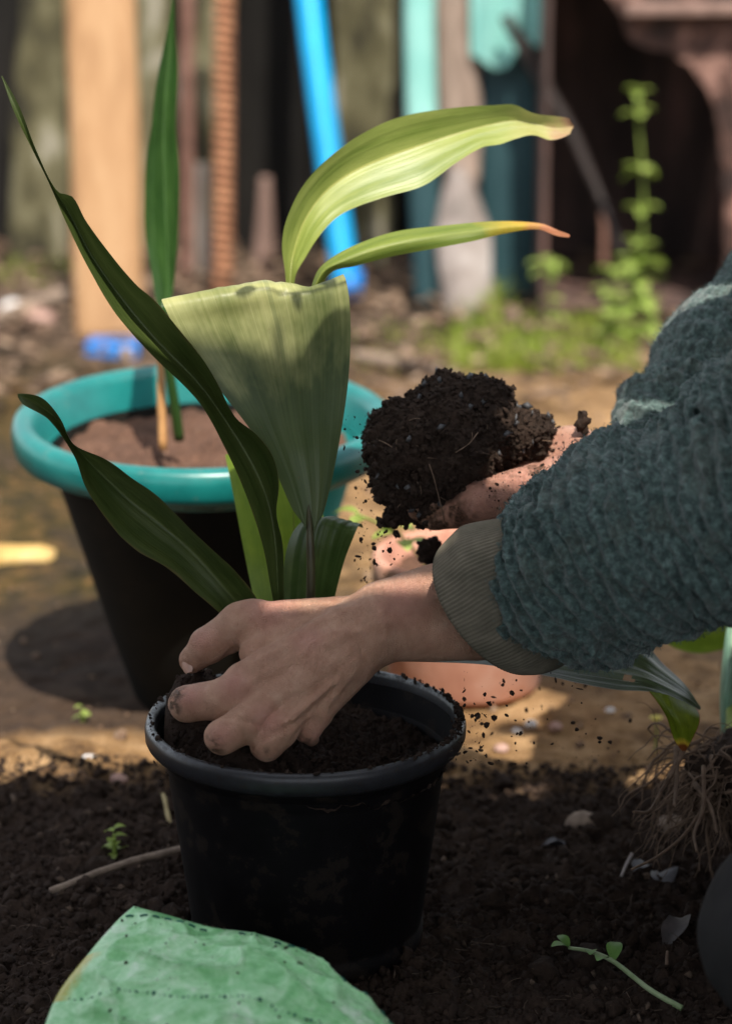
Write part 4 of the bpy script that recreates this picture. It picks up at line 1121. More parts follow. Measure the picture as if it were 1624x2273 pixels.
R8 = [(672, 1180, d-.02), (678, 900, d-.01), (690, 700, d), (732, 608, d-.004), (792, 590, d-.004), (862, 571, d), (962, 552, d+.006), (1050, 535, d+.014), (1112, 520, d+.022), (1192, 509, d+.03), (1236, 524, d+.034), (1262, 527, d+.036)]
V, F, uv = grid_leaf(U8, M8, R8, 100, 17, cor=.0003, seed=12); mesh_obj('leaf', V, F, lm8, plant, uv=uv)['label'] = 'slender leaf with an orange dry tip pointing right'
# leaf bending out of the pot under the sleeve, its end folded down
lm6 = leaf_mat('drooping_leaf', (0.03, 0.05, 0.018), (0.085, 0.12, 0.05), (0.16, 0.2, 0.1), spots=1.0, transl=.25, rough=.3, edge=(0.10, 0.06, 0.02))
lm6b = leaf_mat('leaf_underside', (0.10, 0.15, 0.008), (0.21, 0.27, 0.02), (0.25, 0.3, 0.05), tip=(0.16, 0.045, 0.01), tip_at=.80, transl=.45, edge=(0.22, 0.08, 0.01))
d = 1.71
T6 = [(700, 1510, d), (820, 1462, d+.02), (960, 1452, d+.03), (1080, 1448, d+.035), (1200, 1440, d+.04), (1290, 1430, d+.045), (1380, 1418, d+.045), (1425, 1424, d+.045), (1470, 1472, d+.04), (1520, 1520, d+.035), (1552, 1568, d+.03)]
M6 = [(700, 1515, d-.004), (820, 1466, d+.002), (960, 1462, d+.006), (1080, 1462, d+.008), (1200, 1470, d+.008), (1290, 1478, d+.008), (1370, 1486, d+.008), (1430, 1500, d+.008), (1478, 1522, d+.01), (1520, 1545, d+.014), (1554, 1572, d+.024)]
B6 = [(700, 1520, d), (820, 1470, d-.006), (960, 1470, d-.01), (1080, 1476, d-.012), (1150, 1490, d-.014), (1220, 1502, d-.016), (1290, 1518, d-.018), (1370, 1532, d-.018), (1440, 1536, d-.014), (1500, 1556, d-.004), (1552, 1576, d+.018)]
V, F, uv = grid_leaf(T6, M6, B6, 100, 23, cor=.0007, seed=14); q = V - CAM; dz = q @ CF; X_ = W0/2 + FPX * (q @ CR) / dz; Y_ = H0/2 - FPX * (q @ CU) / dz; fx, fy = X_[F].mean(1), Y_[F].mean(1)
hole = np.zeros(len(F), bool)
for hx, hy, rx, ry in ((1364, 1478, 9, 4), (1390, 1503, 12, 6), (1400, 1511, 6, 5)): hole |= ((fx - hx) / rx) ** 2 + ((fy - hy) / ry) ** 2 < 1
dl = mesh_obj('leaf', V, F[~hole], lm6, plant, uv=uv); dl['label'] = 'damaged leaf drooping out of the pot to the right under the sleeve'
A6 = [(1438, 1534, d-.014), (1460, 1562, d-.012), (1478, 1592, d-.01), (1494, 1640, d-.006), (1513, 1668, d-.004)]
C6 = [(1484, 1544, d-.008), (1496, 1580, d-.014), (1510, 1610, d-.014), (1516, 1640, d-.008), (1518, 1666, d-.004)]
E6 = [(1546, 1572, d+.014), (1552, 1590, d+.004), (1550, 1608, d), (1536, 1640, d-.002), (1520, 1668, d-.004)]
V, F, uv = grid_leaf(A6, C6, E6, 50, 23, cor=.0004, seed=15); mesh_obj('leaf_tip', V, F, lm6b, plant, uv=uv)['label'] = 'folded-down yellow-green tip with brown edges'
# ------------------------------------------------------------------ person: skin
class Body:
    """smooth union of round cones in picture x, y, depth; radii in picture units"""
    def __init__(self): self.g = []
    def c(self, a, b, ra, rb, k=10):
        a = np.array(a, float); b = np.array(b, float)
        self.g.append((P(*a), P(*b), px(ra, a[2]), px(rb, b[2]), px(k, a[2]))); return self
    def __call__(self, p):
        r = None
        for a, b, ra, rb, k in self.g:
            d = s_cone(p, a, b, ra, rb); r = d if r is None else smin(r, d, k)
        return r
    def bounds(self, m=0.006):
        A = np.array([g[0] - g[2] for g in self.g] + [g[1] - g[3] for g in self.g]); B = np.array([g[0] + g[2] for g in self.g] + [g[1] + g[3] for g in self.g])
        return A.min(0) - m, B.max(0) + m
class Multi:
    """several bodies blended: list of (fn, k)"""
    def __init__(self, parts): self.parts = parts
    def __call__(self, p):
        r = self.parts[0][0](p)
        for f, k in self.parts[1:]: r = smin(r, f(p), k)
        return r
    def bounds(self):
        bb = [f.bounds() for f, _ in self.parts]; return np.min([b[0] for b in bb], 0), np.max([b[1] for b in bb], 0)

def on_surface(fn, pts, d0=1.45, steps=90):
    """where the sight lines through picture points meet the body"""
    pts = np.asarray(pts, float); d = np.full(len(pts), d0)
    for _ in range(steps):
        v = fn(PA(np.column_stack([pts, d])).astype(np.float32)); d = d + np.clip(v * .8, -.01, .05)
    return PA(np.column_stack([pts, d])), d

def strokes(fn, items):
    """raised (+) or sunk (-) lines drawn on the body: (points, width, height) in picture units"""
    out = []
    for pts, w, h in items:
        pts = np.asarray(pts, float)
        q, d = on_surface(fn, crom(pts, max(6, len(pts) * 4)))
        ok = d < 1.95
        out.append((q[ok], px(w, 1.64), px(h * (1.35 if h > 0 else 2.1), 1.64)))
    def f(p):
        r = np.zeros(len(p), np.float32)
        for q, w, h in out:
            if len(q) < 2: continue
            lo = q.min(0) - 4*w; hi = q.max(0) + 4*w
            m = ((p > lo) & (p < hi)).all(1)
            if m.any(): r[m] -= h * np.exp(-(seg_dist(p[m], q) / w) ** 2)
        return r
    return f

# hand in the pot (back of the hand towards us, thumb on top)
pm = Body()
pm.c((818, 1372, 1.656), (540, 1512, 1.634), 56, 43)
pm.c((822, 1398, 1.650), (580, 1566, 1.626), 54, 40, 26)
pm.c((824, 1424, 1.650), (642, 1594, 1.624), 50, 37, 13)
pm.c((820, 1442, 1.655), (706, 1582, 1.634), 46, 31, 12)
pm.c((800, 1366, 1.668), (540, 1378, 1.668), 46, 40, 26)           # thumb metacarpal
pm.c((640, 1405, 1.662), (560, 1450, 1.654), 44, 30, 30)           # web
pm.c((730, 1430, 1.668), (620, 1520, 1.655), 52, 46, 30)           # palm side
pm.c((855, 1348, 1.660), (1100, 1286, 1.672), 62, 78, 34)          # forearm, two bones
pm.c((855, 1412, 1.662), (1100, 1388, 1.672), 58, 78, 34)
th = Body(); th.c((560, 1376, 1.668), (530, 1392, 1.668), 46, 48).c((530, 1392, 1.668), (462, 1432, 1.674), 48, 41, 16).c((462, 1432, 1.674), (426, 1466, 1.688), 40, 29, 10)
ix = Body(); ix.c((532, 1532, 1.632), (500, 1551, 1.631), 48, 45).c((500, 1551, 1.631), (416, 1562, 1.643), 46, 41, 12).c((416, 1562, 1.643), (404, 1564, 1.676), 39, 30, 8).c((404, 1562, 1.676), (430, 1580, 1.700), 28, 22, 8)
mi = Body(); mi.c((568, 1584, 1.622), (548, 1606, 1.617), 41, 41).c((548, 1606, 1.617), (494, 1636, 1.614), 42, 40, 10).c((494, 1636, 1.614), (488, 1644, 1.648), 38, 30, 8).c((488, 1644, 1.648), (512, 1660, 1.674), 28, 22, 8)
ri = Body(); ri.c((640, 1598, 1.621), (622, 1622, 1.617), 37, 36).c((622, 1622, 1.617), (592, 1653, 1.617), 39, 37, 10).c((592, 1653, 1.617), (590, 1656, 1.650), 34, 27, 8).c((590, 1656, 1.650), (612, 1670, 1.674), 26, 21, 8)
pk = Body(); pk.c((706, 1588, 1.632), (682, 1620, 1.630), 32, 29).c((682, 1620, 1.630), (678, 1626, 1.656), 28, 22, 8).c((678, 1626, 1.656), (692, 1640, 1.676), 21, 17, 8)
hand = Multi([(pm, 0), (th, px(16, 1.64)), (ix, px(9, 1.64)), (mi, px(6, 1.64)), (ri, px(6, 1.64)), (pk, px(7, 1.64))])
hs = strokes(hand, [
    # tendons and bones of the back of the hand
    ([(770, 1408), (690, 1444), (600, 1490), (545, 1518)], 13, 3.2), ([(785, 1440), (712, 1492), (640, 1542), (586, 1574)], 12, 4.5),
    ([(790, 1462), (736, 1514), (684, 1564), (648, 1594)], 11, 4.5), ([(788, 1486), (752, 1532), (720, 1572)], 10, 3.5),
    ([(748, 1496), (690, 1540), (628, 1588)], 8, -5), ([(742, 1531), (704, 1566), (668, 1594)], 8, -5), ([(700, 1440), (640, 1486), (590, 1530)], 12, -2),
    ([(800, 1352), (720, 1352), (640, 1362), (570, 1372)], 13, 3.5), ([(690, 1376), (650, 1392), (628, 1404)], 10, 4.5), ([(760, 1378), (700, 1392), (660, 1420)], 14, -3.5),
    ([(742, 1336), (690, 1338), (640, 1352)], 14, -2.5),
    # veins
    ([(800, 1400), (742, 1404), (700, 1424), (664, 1462), (640, 1502)], 5, 2.4), ([(700, 1424), (650, 1428), (600, 1450), (566, 1470)], 5, 2.0), ([(742, 1404), (716, 1384), (668, 1378), (620, 1392)], 5, 1.8),
    ([(868, 1376), (800, 1400)], 6, 1.6), ([(664, 1462), (690, 1500), (672, 1540)], 4.5, 1.6),
    # knuckles
    ([(520, 1520), (536, 1534)], 22, 4.5), ([(566, 1582), (580, 1590)], 20, 4), ([(640, 1600), (650, 1606)], 18, 3.5), ([(706, 1590), (714, 1594)], 15, 3), ([(414, 1556), (424, 1552)], 18, 3), ([(494, 1634), (500, 1630)], 20, 3), ([(592, 1652), (596, 1648)], 18, 2.5),
    ([(528, 1380), (520, 1372)], 24, 3), ([(456, 1428), (466, 1424)], 18, 3),
    # creases: web, thumb joint, wrist, finger roots
    ([(522, 1440), (508, 1452), (492, 1468)], 7, -5), ([(540, 1560), (560, 1572), (590, 1580)], 3, -1.6), ([(530, 1500), (548, 1512), (552, 1530)], 3, -1.5), ([(518, 1498), (536, 1508), (540, 1526)], 3, -1.4), ([(600, 1340), (610, 1360), (606, 1384)], 3, -1.2), ([(586, 1336), (596, 1356), (592, 1382)], 3, -1.2), ([(480, 1630), (486, 1646), (484, 1662)], 3, -1.5), ([(604, 1602), (618, 1612), (632, 1612)], 3, -1.6), ([(540, 1352), (556, 1362), (560, 1384)], 3, -1.4), ([(518, 1425), (524, 1445), (520, 1462)], 5, -3), ([(408, 1418), (416, 1440), (430, 1462)], 3, -1.6), ([(416, 1412), (424, 1436), (438, 1456)], 3, -1.3), ([(440, 1398), (452, 1420), (466, 1436)], 3, -1.2), ([(448, 1392), (460, 1414), (474, 1430)], 2.6, -1.0),
    ([(400, 1470), (410, 1490), (420, 1498)], 2.5, -1.5), ([(405, 1452), (418, 1462), (424, 1480)], 2.5, -1.8),
    ([(505, 1592), (540, 1600), (580, 1612)], 5, -4), ([(556, 1612), (548, 1640), (540, 1660)], 4, -2.5), ([(556, 1660), (590, 1640), (622, 1622), (660, 1600)], 5, -4.5), ([(650, 1640), (672, 1610), (690, 1596)], 4, -3),
    ([(812, 1470), (800, 1440), (806, 1400)], 5, -1.8), ([(828, 1474), (818, 1440), (824, 1404)], 4, -1.4), ([(840, 1330), (836, 1370), (842, 1410)], 6, -1.2),
    ([(486, 1520), (496, 1548), (490, 1580)], 3, -1.2), ([(476, 1522), (484, 1548), (480, 1582)], 3, -1.0), ([(430, 1534), (436, 1554), (432, 1578)], 2.6, -1.1), ([(422, 1534), (428, 1556), (424, 1580)], 2.6, -1.0),
    ([(500, 1612), (516, 1632), (524, 1656)], 2.8, -1.1), ([(508, 1606), (524, 1628), (534, 1650)], 2.8, -1.0), ([(590, 1632), (606, 1642), (616, 1656)], 2.6, -1.0), ([(598, 1626), (614, 1636), (624, 1648)], 2.6, -1.0),
    ])
def hdet(p):
    q = p.astype(np.float32)
    w = fbm(q, 120, 3, 91) * 0.0004
    # fine pleats crossing the back of the hand
    ax = P(560, 1540, 1.63) - P(820, 1400, 1.65); ax /= np.linalg.norm(ax)
    t = q @ ax.astype(np.float32)
    pl_ = vnoise(np.column_stack([t * 520, fbm(q, 60, 2, 5) * 4, q[:, 2] * 60]), 4) * 0.00016
    return hs(p) + w + pl_
lo, hi = hand.bounds()
hV, hF = iso_mesh(hand, lo, hi, 0.00105, 6, hdet)
hV = relax(hV, hF, 2, .45)

# far hand, palm up under the heap of soil
fh = Body()
fh.c((1520, 1050, 1.790), (1310, 1022, 1.775), 66, 58)
fh.c((1520, 1080, 1.780), (1310, 1060, 1.765), 60, 54, 30)
fh.c((1310, 1050, 1.757), (1060, 1118, 1.734), 58, 52, 30)         # hypothenar edge
fh.c((1270, 1000, 1.785), (1130, 1020, 1.800), 56, 56, 30)         # heel of the thumb
fh.c((1250, 1050, 1.785), (1060, 1090, 1.780), 50, 48, 30)
fh.c((1040, 1085, 1.775), (1040, 1085, 1.805), 44, 44, 24)
pk2 = Body(); pk2.c((1060, 1124, 1.741), (965, 1142, 1.738), 46, 35).c((965, 1142, 1.738), (912, 1120, 1.742), 34, 29, 8).c((912, 1120, 1.742), (880, 1070, 1.748), 28, 23, 8)
rg2 = Body(); rg2.c((1045, 1108, 1.762), (940, 1130, 1.760), 42, 36).c((940, 1130, 1.760), (880, 1100, 1.764), 34, 30, 8).c((880, 1100, 1.764), (855, 1040, 1.768), 29, 24, 8)
md2 = Body(); md2.c((1045, 1095, 1.785), (930, 1115, 1.783), 42, 36).c((930, 1115, 1.783), (870, 1080, 1.786), 34, 30, 8).c((870, 1080, 1.786), (850, 1020, 1.788), 29, 24, 8)
in2 = Body(); in2.c((1050, 1075, 1.805), (940, 1090, 1.808), 42, 36).c((940, 1090, 1.808), (885, 1060, 1.810), 34, 30, 8).c((885, 1060, 1.810), (870, 1005, 1.810), 29, 24, 8)
tb2 = Body(); tb2.c((1210, 990, 1.800), (1130, 960, 1.822), 46, 38).c((1130, 960, 1.822), (1070, 950, 1.828), 36, 30, 8).c((1070, 950, 1.828), (1020, 960, 1.826), 29, 23, 8)
farhand = Multi([(fh, 0), (pk2, px(14, 1.74)), (rg2, px(8, 1.74)), (md2, px(8, 1.74)), (in2, px(8, 1.74)), (tb2, px(20, 1.74))])
fs = strokes(farhand, [([(1225, 985), (1210, 1010), (1180, 1040), (1150, 1085)], 7, -2.5), ([(1290, 970), (1270, 1000), (1275, 1040)], 5, -2), ([(1030, 1090), (1036, 1120), (1030, 1170)], 5, -3), ([(965, 1110), (970, 1140), (964, 1172)], 4, -2)])
lo, hi = farhand.bounds()
fV, fF = iso_mesh(farhand, lo, hi, 0.0013, 6, lambda p: fs(p) + fbm(p, 120, 3, 92) * .0005)
fV = relax(fV, fF, 2, .45)

# arms, trunk, head inside and above the clothes (outside the picture)
def W(*a): return np.array(a, float)
ELB_L = P(1740, 1190, 1.55); ELB_R = P(1700, 960, 1.86)
SH_L = W(.40, 1.47, .55); SH_R = W(.48, 1.93, .55)
HIP = W(.72, 1.74, .20); CH = W(.52, 1.71, .52); HEAD = W(.33, 1.66, .80)
class WB:
    def __init__(self): self.g = []
    def c(self, a, b, ra, rb, k=.02): self.g.append((np.asarray(a, float), np.asarray(b, float), ra, rb, k)); return self
    __call__ = Body.__call__
    bounds = Body.bounds
core = WB()
core.c(P(1080, 1340, 1.672), ELB_L, .024, .036).c(ELB_L, SH_L, .038, .05, .02).c(P(1500, 1065, 1.785), ELB_R, .022, .036, .02).c(ELB_R, SH_R, .038, .05, .02)
core.c(SH_L, SH_R, .055, .055, .05).c(CH, HIP, .12, .13, .06).c(CH + [-.08, -.02, .09], HEAD + [.06, .01, -.02], .06, .05, .04)
core.c(HEAD, HEAD + [-.015, 0, .04], .078, .080, .03).c(HEAD + [-.055, 0, -.055], HEAD + [-.02, 0, -.03], .035, .05, .03)          # skull, jaw
core.c(HEAD + [-.082, 0, .005], HEAD + [-.102, 0, -.022], .009, .013, .012)                                                         # nose
core.c(HEAD + [-.075, .03, .022], HEAD + [-.078, -.03, .022], .016, .016, .02).c(HEAD + [-.092, -.016, -.048], HEAD + [-.092, .016, -.048], .006, .006, .008)
for s in (-1, 1): core.c(HEAD + [.008, s*.078, .01], HEAD + [.014, s*.082, -.015], .014, .010, .006)
core.c(HIP, W(.40, 1.56, .12), .11, .07, .05).c(HIP, W(.46, 1.94, .15), .11, .07, .05)
lo, hi = core.bounds(.01)
cV, cF = iso_mesh(core, lo, hi, .008, 4); cV = relax(cV, cF, 1, .4)

V = np.concatenate([hV, fV, cV]); F = np.concatenate([hF, fF + len(hV), cF + len(hV) + len(fV)])
# earth rubbed into the skin (marks with a shape of their own)
dirt = np.zeros(len(V))
def blotch(c, rad, amt, seed, sc=160):
    d_ = np.linalg.norm(V - c, axis=1); m = d_ < rad * 1.8
    dirt[m] = np.maximum(dirt[m], amt * np.clip(1.35 - d_[m] / rad, 0, 1) * np.clip(.25 + 2.4 * fbm(V[m], sc * 1.6, 4, seed), 0, 1))
for x, y, d_, rd, am in ((381, 1562, 1.66, .007, 2.6), (392, 1540, 1.69, .006, 1.4), (455, 1622, 1.63, .009, 1.5), (470, 1660, 1.65, .008, 1.2), (592, 1682, 1.66, .007, 1.0), (680, 1645, 1.66, .007, .8), (420, 1490, 1.69, .005, 1.0)):
    blotch(on_surface(hand, [(x, y)])[0][0], rd, am, int(x))
for x, y, d_, rd, am in ((905, 1130, 1.74, .030, 2.2), (980, 1160, 1.73, .020, 1.5), (1040, 1155, 1.73, .012, .8), (1130, 1045, 1.735, .010, 1.0), (1180, 1045, 1.74, .012, 1.2), (1100, 1090, 1.735, .010, .7)):
    blotch(on_surface(farhand, [(x, y)])[0][0], rd, am, int(x))
red = np.zeros(len(V))
for x, y, d_, rd in ((600, 1350, 1.66, .018), (520, 1520, 1.62, .012), (680, 1410, 1.63, .012), (590, 1600, 1.61, .012), (420, 1545, 1.63, .012), (440, 1410, 1.66, .012), (490, 1640, 1.60, .012), (900, 1330, 1.64, .02), (1230, 1000, 1.75, .04), (1150, 1060, 1.73, .035), (1070, 1110, 1.73, .03), (690, 1620, 1.63, .01)):
    red = np.maximum(red, np.clip(1.2 - np.linalg.norm(V - P(x, y, d_), axis=1) / rd, 0, 1))

m_skin, nt, n, l, b = newmat('skin')
v = objvec(nt); f1 = noise_out(nt, 90, 5, .6, v); f2 = noise_out(nt, 700, 4, .65, v)
c = ramp(nt, [(0.3, (0.44, 0.235, 0.155)), (0.55, (0.55, 0.315, 0.215)), (0.75, (0.63, 0.39, 0.275))], f1)
c = mixc(nt, math_(nt, 'MULTIPLY', attr(nt, 'red'), .5), c, (0.55, 0.24, 0.20))
c = mixc(nt, math_(nt, 'MULTIPLY', math_(nt, 'GREATER_THAN', f2, .69), .35), c, (0.34, 0.17, 0.11))
dm = math_(nt, 'MULTIPLY', attr(nt, 'dirt'), math_(nt, 'ADD', math_(nt, 'MULTIPLY', f2, 1.2), .25), clamp=True)
c = mixc(nt, dm, c, (0.075, 0.040, 0.022))
l.new(c, b.inputs['Base Color'])
b.inputs['Roughness'].default_value = .52; b.inputs['Specular IOR Level'].default_value = .35
b.inputs['Subsurface Weight'].default_value = .12; b.inputs['Subsurface Radius'].default_value = (1, .35, .2); b.inputs['Subsurface Scale'].default_value = .004
vor = nd(nt, 'ShaderNodeTexVoronoi'); vor.feature = 'DISTANCE_TO_EDGE'; vor.inputs['Scale'].default_value = 620
l.new(objvec(nt, (1, 1, 1.5)), vor.inputs['Vector'])
wr = noise_out(nt, 330, 4, .7, objvec(nt, (1.6, .8, .7)), 1.5)
hh = math_(nt, 'ADD', math_(nt, 'MULTIPLY', math_(nt, 'MINIMUM', vor.outputs['Distance'], .18), 1.6), math_(nt, 'MULTIPLY', wr, 1.5))
bump(nt, hh, 1.0, .0015, b)

PB = W(.52, 1.74, 0)
person = thing('person', PB, 'person kneeling in a fluffy blue-green sweater, one hand in the pot, one holding soil', 'person')
mesh_obj('body', V, F, m_skin, person, attrs={'dirt': np.clip(dirt, 0, 1), 'red': red})
# thumb nail
nl_c, _ = on_surface(hand, [(412, 1474)])
nb = nl_c[0]; nx = P(424, 1492, 1.69) - P(404, 1452, 1.69); nx /= np.linalg.norm(nx); nz = CAM - nb; nz /= np.linalg.norm(nz); nz = nz + np.array([-.9, 0, .1]); nz /= np.linalg.norm(nz); ny = np.cross(nz, nx); ny /= np.linalg.norm(ny); nx = np.cross(ny, nz)
V = []; 
for j in range(7):
    for i_ in range(7):
        s = j / 6 * 2 - 1; t = i_ / 6 * 2 - 1; w = .0042 * (1 - .25 * max(0, s) ** 3)
        V.append(nb + nx * s * .0058 + ny * t * w * math.sqrt(max(0, 1 - .35 * s ** 4)) + nz * (.0006 - .0018 * t * t - .0008 * s * s))
m_nail = simple('nail', [(0.3, (0.42, 0.25, 0.19)), (0.7, (0.50, 0.32, 0.25))], 90, .35)
mesh_obj('thumb_nail', np.array(V), np.array([[j*7+i_, j*7+i_+1, (j+1)*7+i_+1, (j+1)*7+i_] for j in range(6) for i_ in range(6)]), m_nail, person)

# ------------------------------------------------------------------ sweater
near = Body(); near.c((1150, 1316, 1.648), (1295, 1262, 1.622), 112, 190).c((1295, 1262, 1.622), (1440, 1172, 1.590), 190, 216, 60).c((1440, 1172, 1.590), (1780, 1060, 1.55), 216, 236, 60)
far = Body(); far.c((1360, 1010, 1.785), (1490, 925, 1.825), 52, 108).c((1490, 925, 1.825), (1720, 850, 1.87), 106, 198, 60)
upper = WB(); upper.c(P(1780, 1070, 1.56), SH_L, .064, .075, .03).c(P(1720, 850, 1.87), SH_R, .062, .075, .03).c(SH_L, SH_R, .078, .078, .08).c(CH, HIP + [0, 0, .02], .155, .165, .08)
sweat = Multi([(near, 0), (far, px(26, 1.7)), (upper, .05)])
nA, nB = P(1060, 1330, 1.655), P(1440, 1165, 1.59); nAx = nB - nA; nLen = np.linalg.norm(nAx); nAx /= nLen
fA, fB = P(1345, 1010, 1.785), P(1700, 800, 1.87); fAx = fB - fA; fAx /= np.linalg.norm(fAx)
sfold = strokes(Multi([(near, 0), (far, px(26, 1.7))]), [([(1190, 1070), (1218, 1240), (1262, 1450)], 20, -9), ([(1272, 1010), (1330, 1220), (1350, 1450)], 22, -8), ([(1330, 960), (1440, 1130), (1560, 1260), (1640, 1300)], 24, -10), ([(1400, 920), (1500, 1040), (1640, 1130)], 24, -10), ([(1420, 830), (1500, 900), (1640, 960)], 24, -8), ([(1300, 1300), (1420, 1330), (1560, 1320)], 20, -6)])
def sdet(p):
    q = p.astype(np.float32)
    w = fbm(q, 22, 3, 61)
    t = (q - nA.astype(np.float32)) @ nAx.astype(np.float32) + w * .010
    side = q[:, 1] - (1.70 + .1 * (q[:, 0] - .05))
    t2 = (q - fA.astype(np.float32)) @ fAx.astype(np.float32) + w * .010
    t = np.where(near(q) < far(q), t, t2)
    rib = np.sin(t * 2 * pi / .0115 + fbm(q, 30, 2, 67) * 2) * .0026
    folds = fbm(np.column_stack([t * 1.0, q[:, 2] * .45, q[:, 1] * .45]), 26, 3, 66) * .015 + fbm(q, 14, 2, 63) * .010
    boucle = fbm(q, 300, 3, 64) * .0028 + np.abs(fbm(q, 170, 2, 65)) * -.0042
    return folds + rib + boucle + sfold(q) - .0030
lo, hi = sweat.bounds()
lo[2] = max(lo[2], .03)
# fine in the part seen, coarse beyond
cutx = .36
sV, sF = iso_mesh(sweat, lo, [cutx, hi[1], hi[2]], .0020, 6, sdet)
bV, bF = iso_mesh(sweat, [cutx - .012, lo[1], lo[2]], hi, .006, 4, sdet)
sV = relax(sV, sF, 1, .35)
m_knit, nt, n, l, b = newmat('fluffy_knit')
v = objvec(nt); f1 = noise_out(nt, 260, 5, .7, v); f2 = noise_out(nt, 38, 4, .6, v)
c = ramp(nt, [(0.34, (0.016, 0.027, 0.026)), (0.50, (0.055, 0.090, 0.084)), (0.68, (0.14, 0.21, 0.19))], f1)
c = mixc(nt, math_(nt, 'MULTIPLY', math_(nt, 'GREATER_THAN', f2, .56), .25), c, (0.085, 0.085, 0.065))
l.new(c, b.inputs['Base Color']); b.inputs['Roughness'].default_value = .95; b.inputs['Specular IOR Level'].default_value = .1
b.inputs['Sheen Weight'].default_value = .25; b.inputs['Sheen Roughness'].default_value = .6
bump(nt, f1, .8, .002, b)
sweater = mesh_obj('sweater', bV, bF, m_knit, person)
for Vk, Fk in islands(sV, sF): mesh_obj('sleeve', Vk, Fk, m_knit, sweater)
sweater['label'] = 'fluffy blue-green knitted sweater'
# fuzz: short curling fibres standing off the knit
N = vnormals(sV, sF)
r = np.random.default_rng(33)
vis = np.where((sV[:, 0] < .30))[0]
cnt = 30000
sel = r.choice(vis, cnt)
base = sV[sel] + r.normal(size=(cnt, 3)) * .0007; nn = N[sel]
tan1 = np.cross(nn, r.normal(size=(cnt, 3))); tan1 /= np.linalg.norm(tan1, axis=1)[:, None] + 1e-9
L_ = r.uniform(.0012, .0032, cnt)[:, None]; wd_ = r.uniform(.00010, .00022, cnt)[:, None]
k0 = base - nn * .0006; k1 = base + nn * L_ * .5 + tan1 * L_ * .15; k2 = base + nn * L_ * .72 + tan1 * L_ * .55; k3 = base + nn * L_ * r.uniform(.25, .75, cnt)[:, None] + tan1 * L_ * .95
sidev = np.cross(nn, tan1)
V = np.stack([k0 - sidev*wd_, k0 + sidev*wd_, k1 - sidev*wd_, k1 + sidev*wd_, k2 - sidev*wd_, k2 + sidev*wd_, k3 - sidev*wd_*.4, k3 + sidev*wd_*.4], 1).reshape(-1, 3)
o8 = (np.arange(cnt) * 8)[:, None]
F = np.concatenate([o8 + np.array([[0, 1, 3, 2]]), o8 + np.array([[2, 3, 5, 4]]), o8 + np.array([[4, 5, 7, 6]])])
m_fuzz = simple('fuzz', [(0.3, (0.03, 0.055, 0.054)), (0.6, (0.09, 0.15, 0.14)), (0.8, (0.17, 0.24, 0.22))], 130, .9)
mesh_obj('fuzz', V, F, m_fuzz, sweater, kind='stuff')

# ribbed cuff
def ring(c, maj, mnr, n_=140):
    a = np.arange(n_) / n_ * 2 * pi
    return c + np.cos(a)[:, None] * maj + np.sin(a)[:, None] * mnr
def pv(dx, dy, dd, d_=1.645):  # vector from picture offsets
    return dx / FPX * d_ * CR - dy / FPX * d_ * CU + dd * (CF)
prof = []
C0 = P(1092, 1346, 1.652); J0 = pv(64, 150, .004); N0 = pv(-116, -10, -.034)
C1 = P(1112, 1336, 1.650); J1 = pv(72, 152, .004); N1 = pv(-96, -22, -.036)
C2 = P(1136, 1322, 1.648); J2 = pv(80, 150, .004); N2 = pv(-84, -32, -.038)
C3 = P(1222, 1288, 1.640); J3 = pv(84, 138, .004); N3 = pv(-80, -40, -.038)
ks = []
for s, (c_, j_, n_, f) in ((0, (C3, J3, N3, .80)), (1, (C1, J1, N1, .90)), (2, (C0, J0, N0, .955)), (3, (C0 + pv(-3, 1, 0), J0, N0, .985)), (4, (C0, J0, N0, 1.01)), (5, (C1, J1, N1, 1.04)), (6, (C2, J2, N2, 1.05)), (7, (C3, J3, N3, 1.0))):
    ks.append(np.concatenate([c_, j_ * f, n_ * f]))
ks = crom(np.array(ks), 46)
nn_ = 552; V = []; uv = []
for k, q in enumerate(ks):
    a = np.arange(nn_) / nn_ * 2 * pi
    rb_ = 1 + .006 * np.cos(a * 120 + .4 * np.sin(a * 5))
    wv = 1 + .03 * np.sin(a * 3 + 1 + k * .03) * (k / 46)
    V.append(q[:3] + (np.cos(a) * rb_ * wv)[:, None] * q[3:6] + (np.sin(a) * rb_ * wv)[:, None] * q[6:9])
    uv.append(np.column_stack([a / (2*pi), np.full(nn_, k / 46)]))
V = np.concatenate(V); uv = np.concatenate(uv)
F = np.array([[k*nn_+j, k*nn_+(j+1) % nn_, (k+1)*nn_+(j+1) % nn_, (k+1)*nn_+j] for k in range(45) for j in range(nn_)])
m_cuff, nt, n, l, b = newmat('ribbed_cuff')
v = objvec(nt); f1 = noise_out(nt, 60, 4, .6, v)
c = ramp(nt, [(0.3, (0.11, 0.10, 0.075)), (0.7, (0.19, 0.165, 0.125))], f1); l.new(c, b.inputs['Base Color'])
b.inputs['Roughness'].default_value = .9; b.inputs['Specular IOR Level'].default_value = .15
bump(nt, noise_out(nt, 900, 2, .5, v), .4, .0005, b)
mesh_obj('cuff', V, F, m_cuff, sweater, uv=uv)['label'] = 'loose taupe ribbed cuff'
# hair, mostly outside the picture
hr = WB(); hr.c(HEAD + [.02, 0, .03], HEAD + [.0, 0, .055], .086, .080).c(HEAD + [.05, 0, .0], HEAD + [.07, 0, -.06], .075, .055, .03)
lo, hi = hr.bounds(.012)
V, F = iso_mesh(hr, lo, hi, .005, 4, lambda p: fbm(p * np.array([1, 1, .25], np.float32), 90, 3, 71) * .005)
mesh_obj('hair', V, F, simple('dark_hair', [(0.3, (0.015, 0.01, 0.008)), (0.7, (0.04, 0.026, 0.02))], 200, .5, stretch=(1, 1, .2)), person)
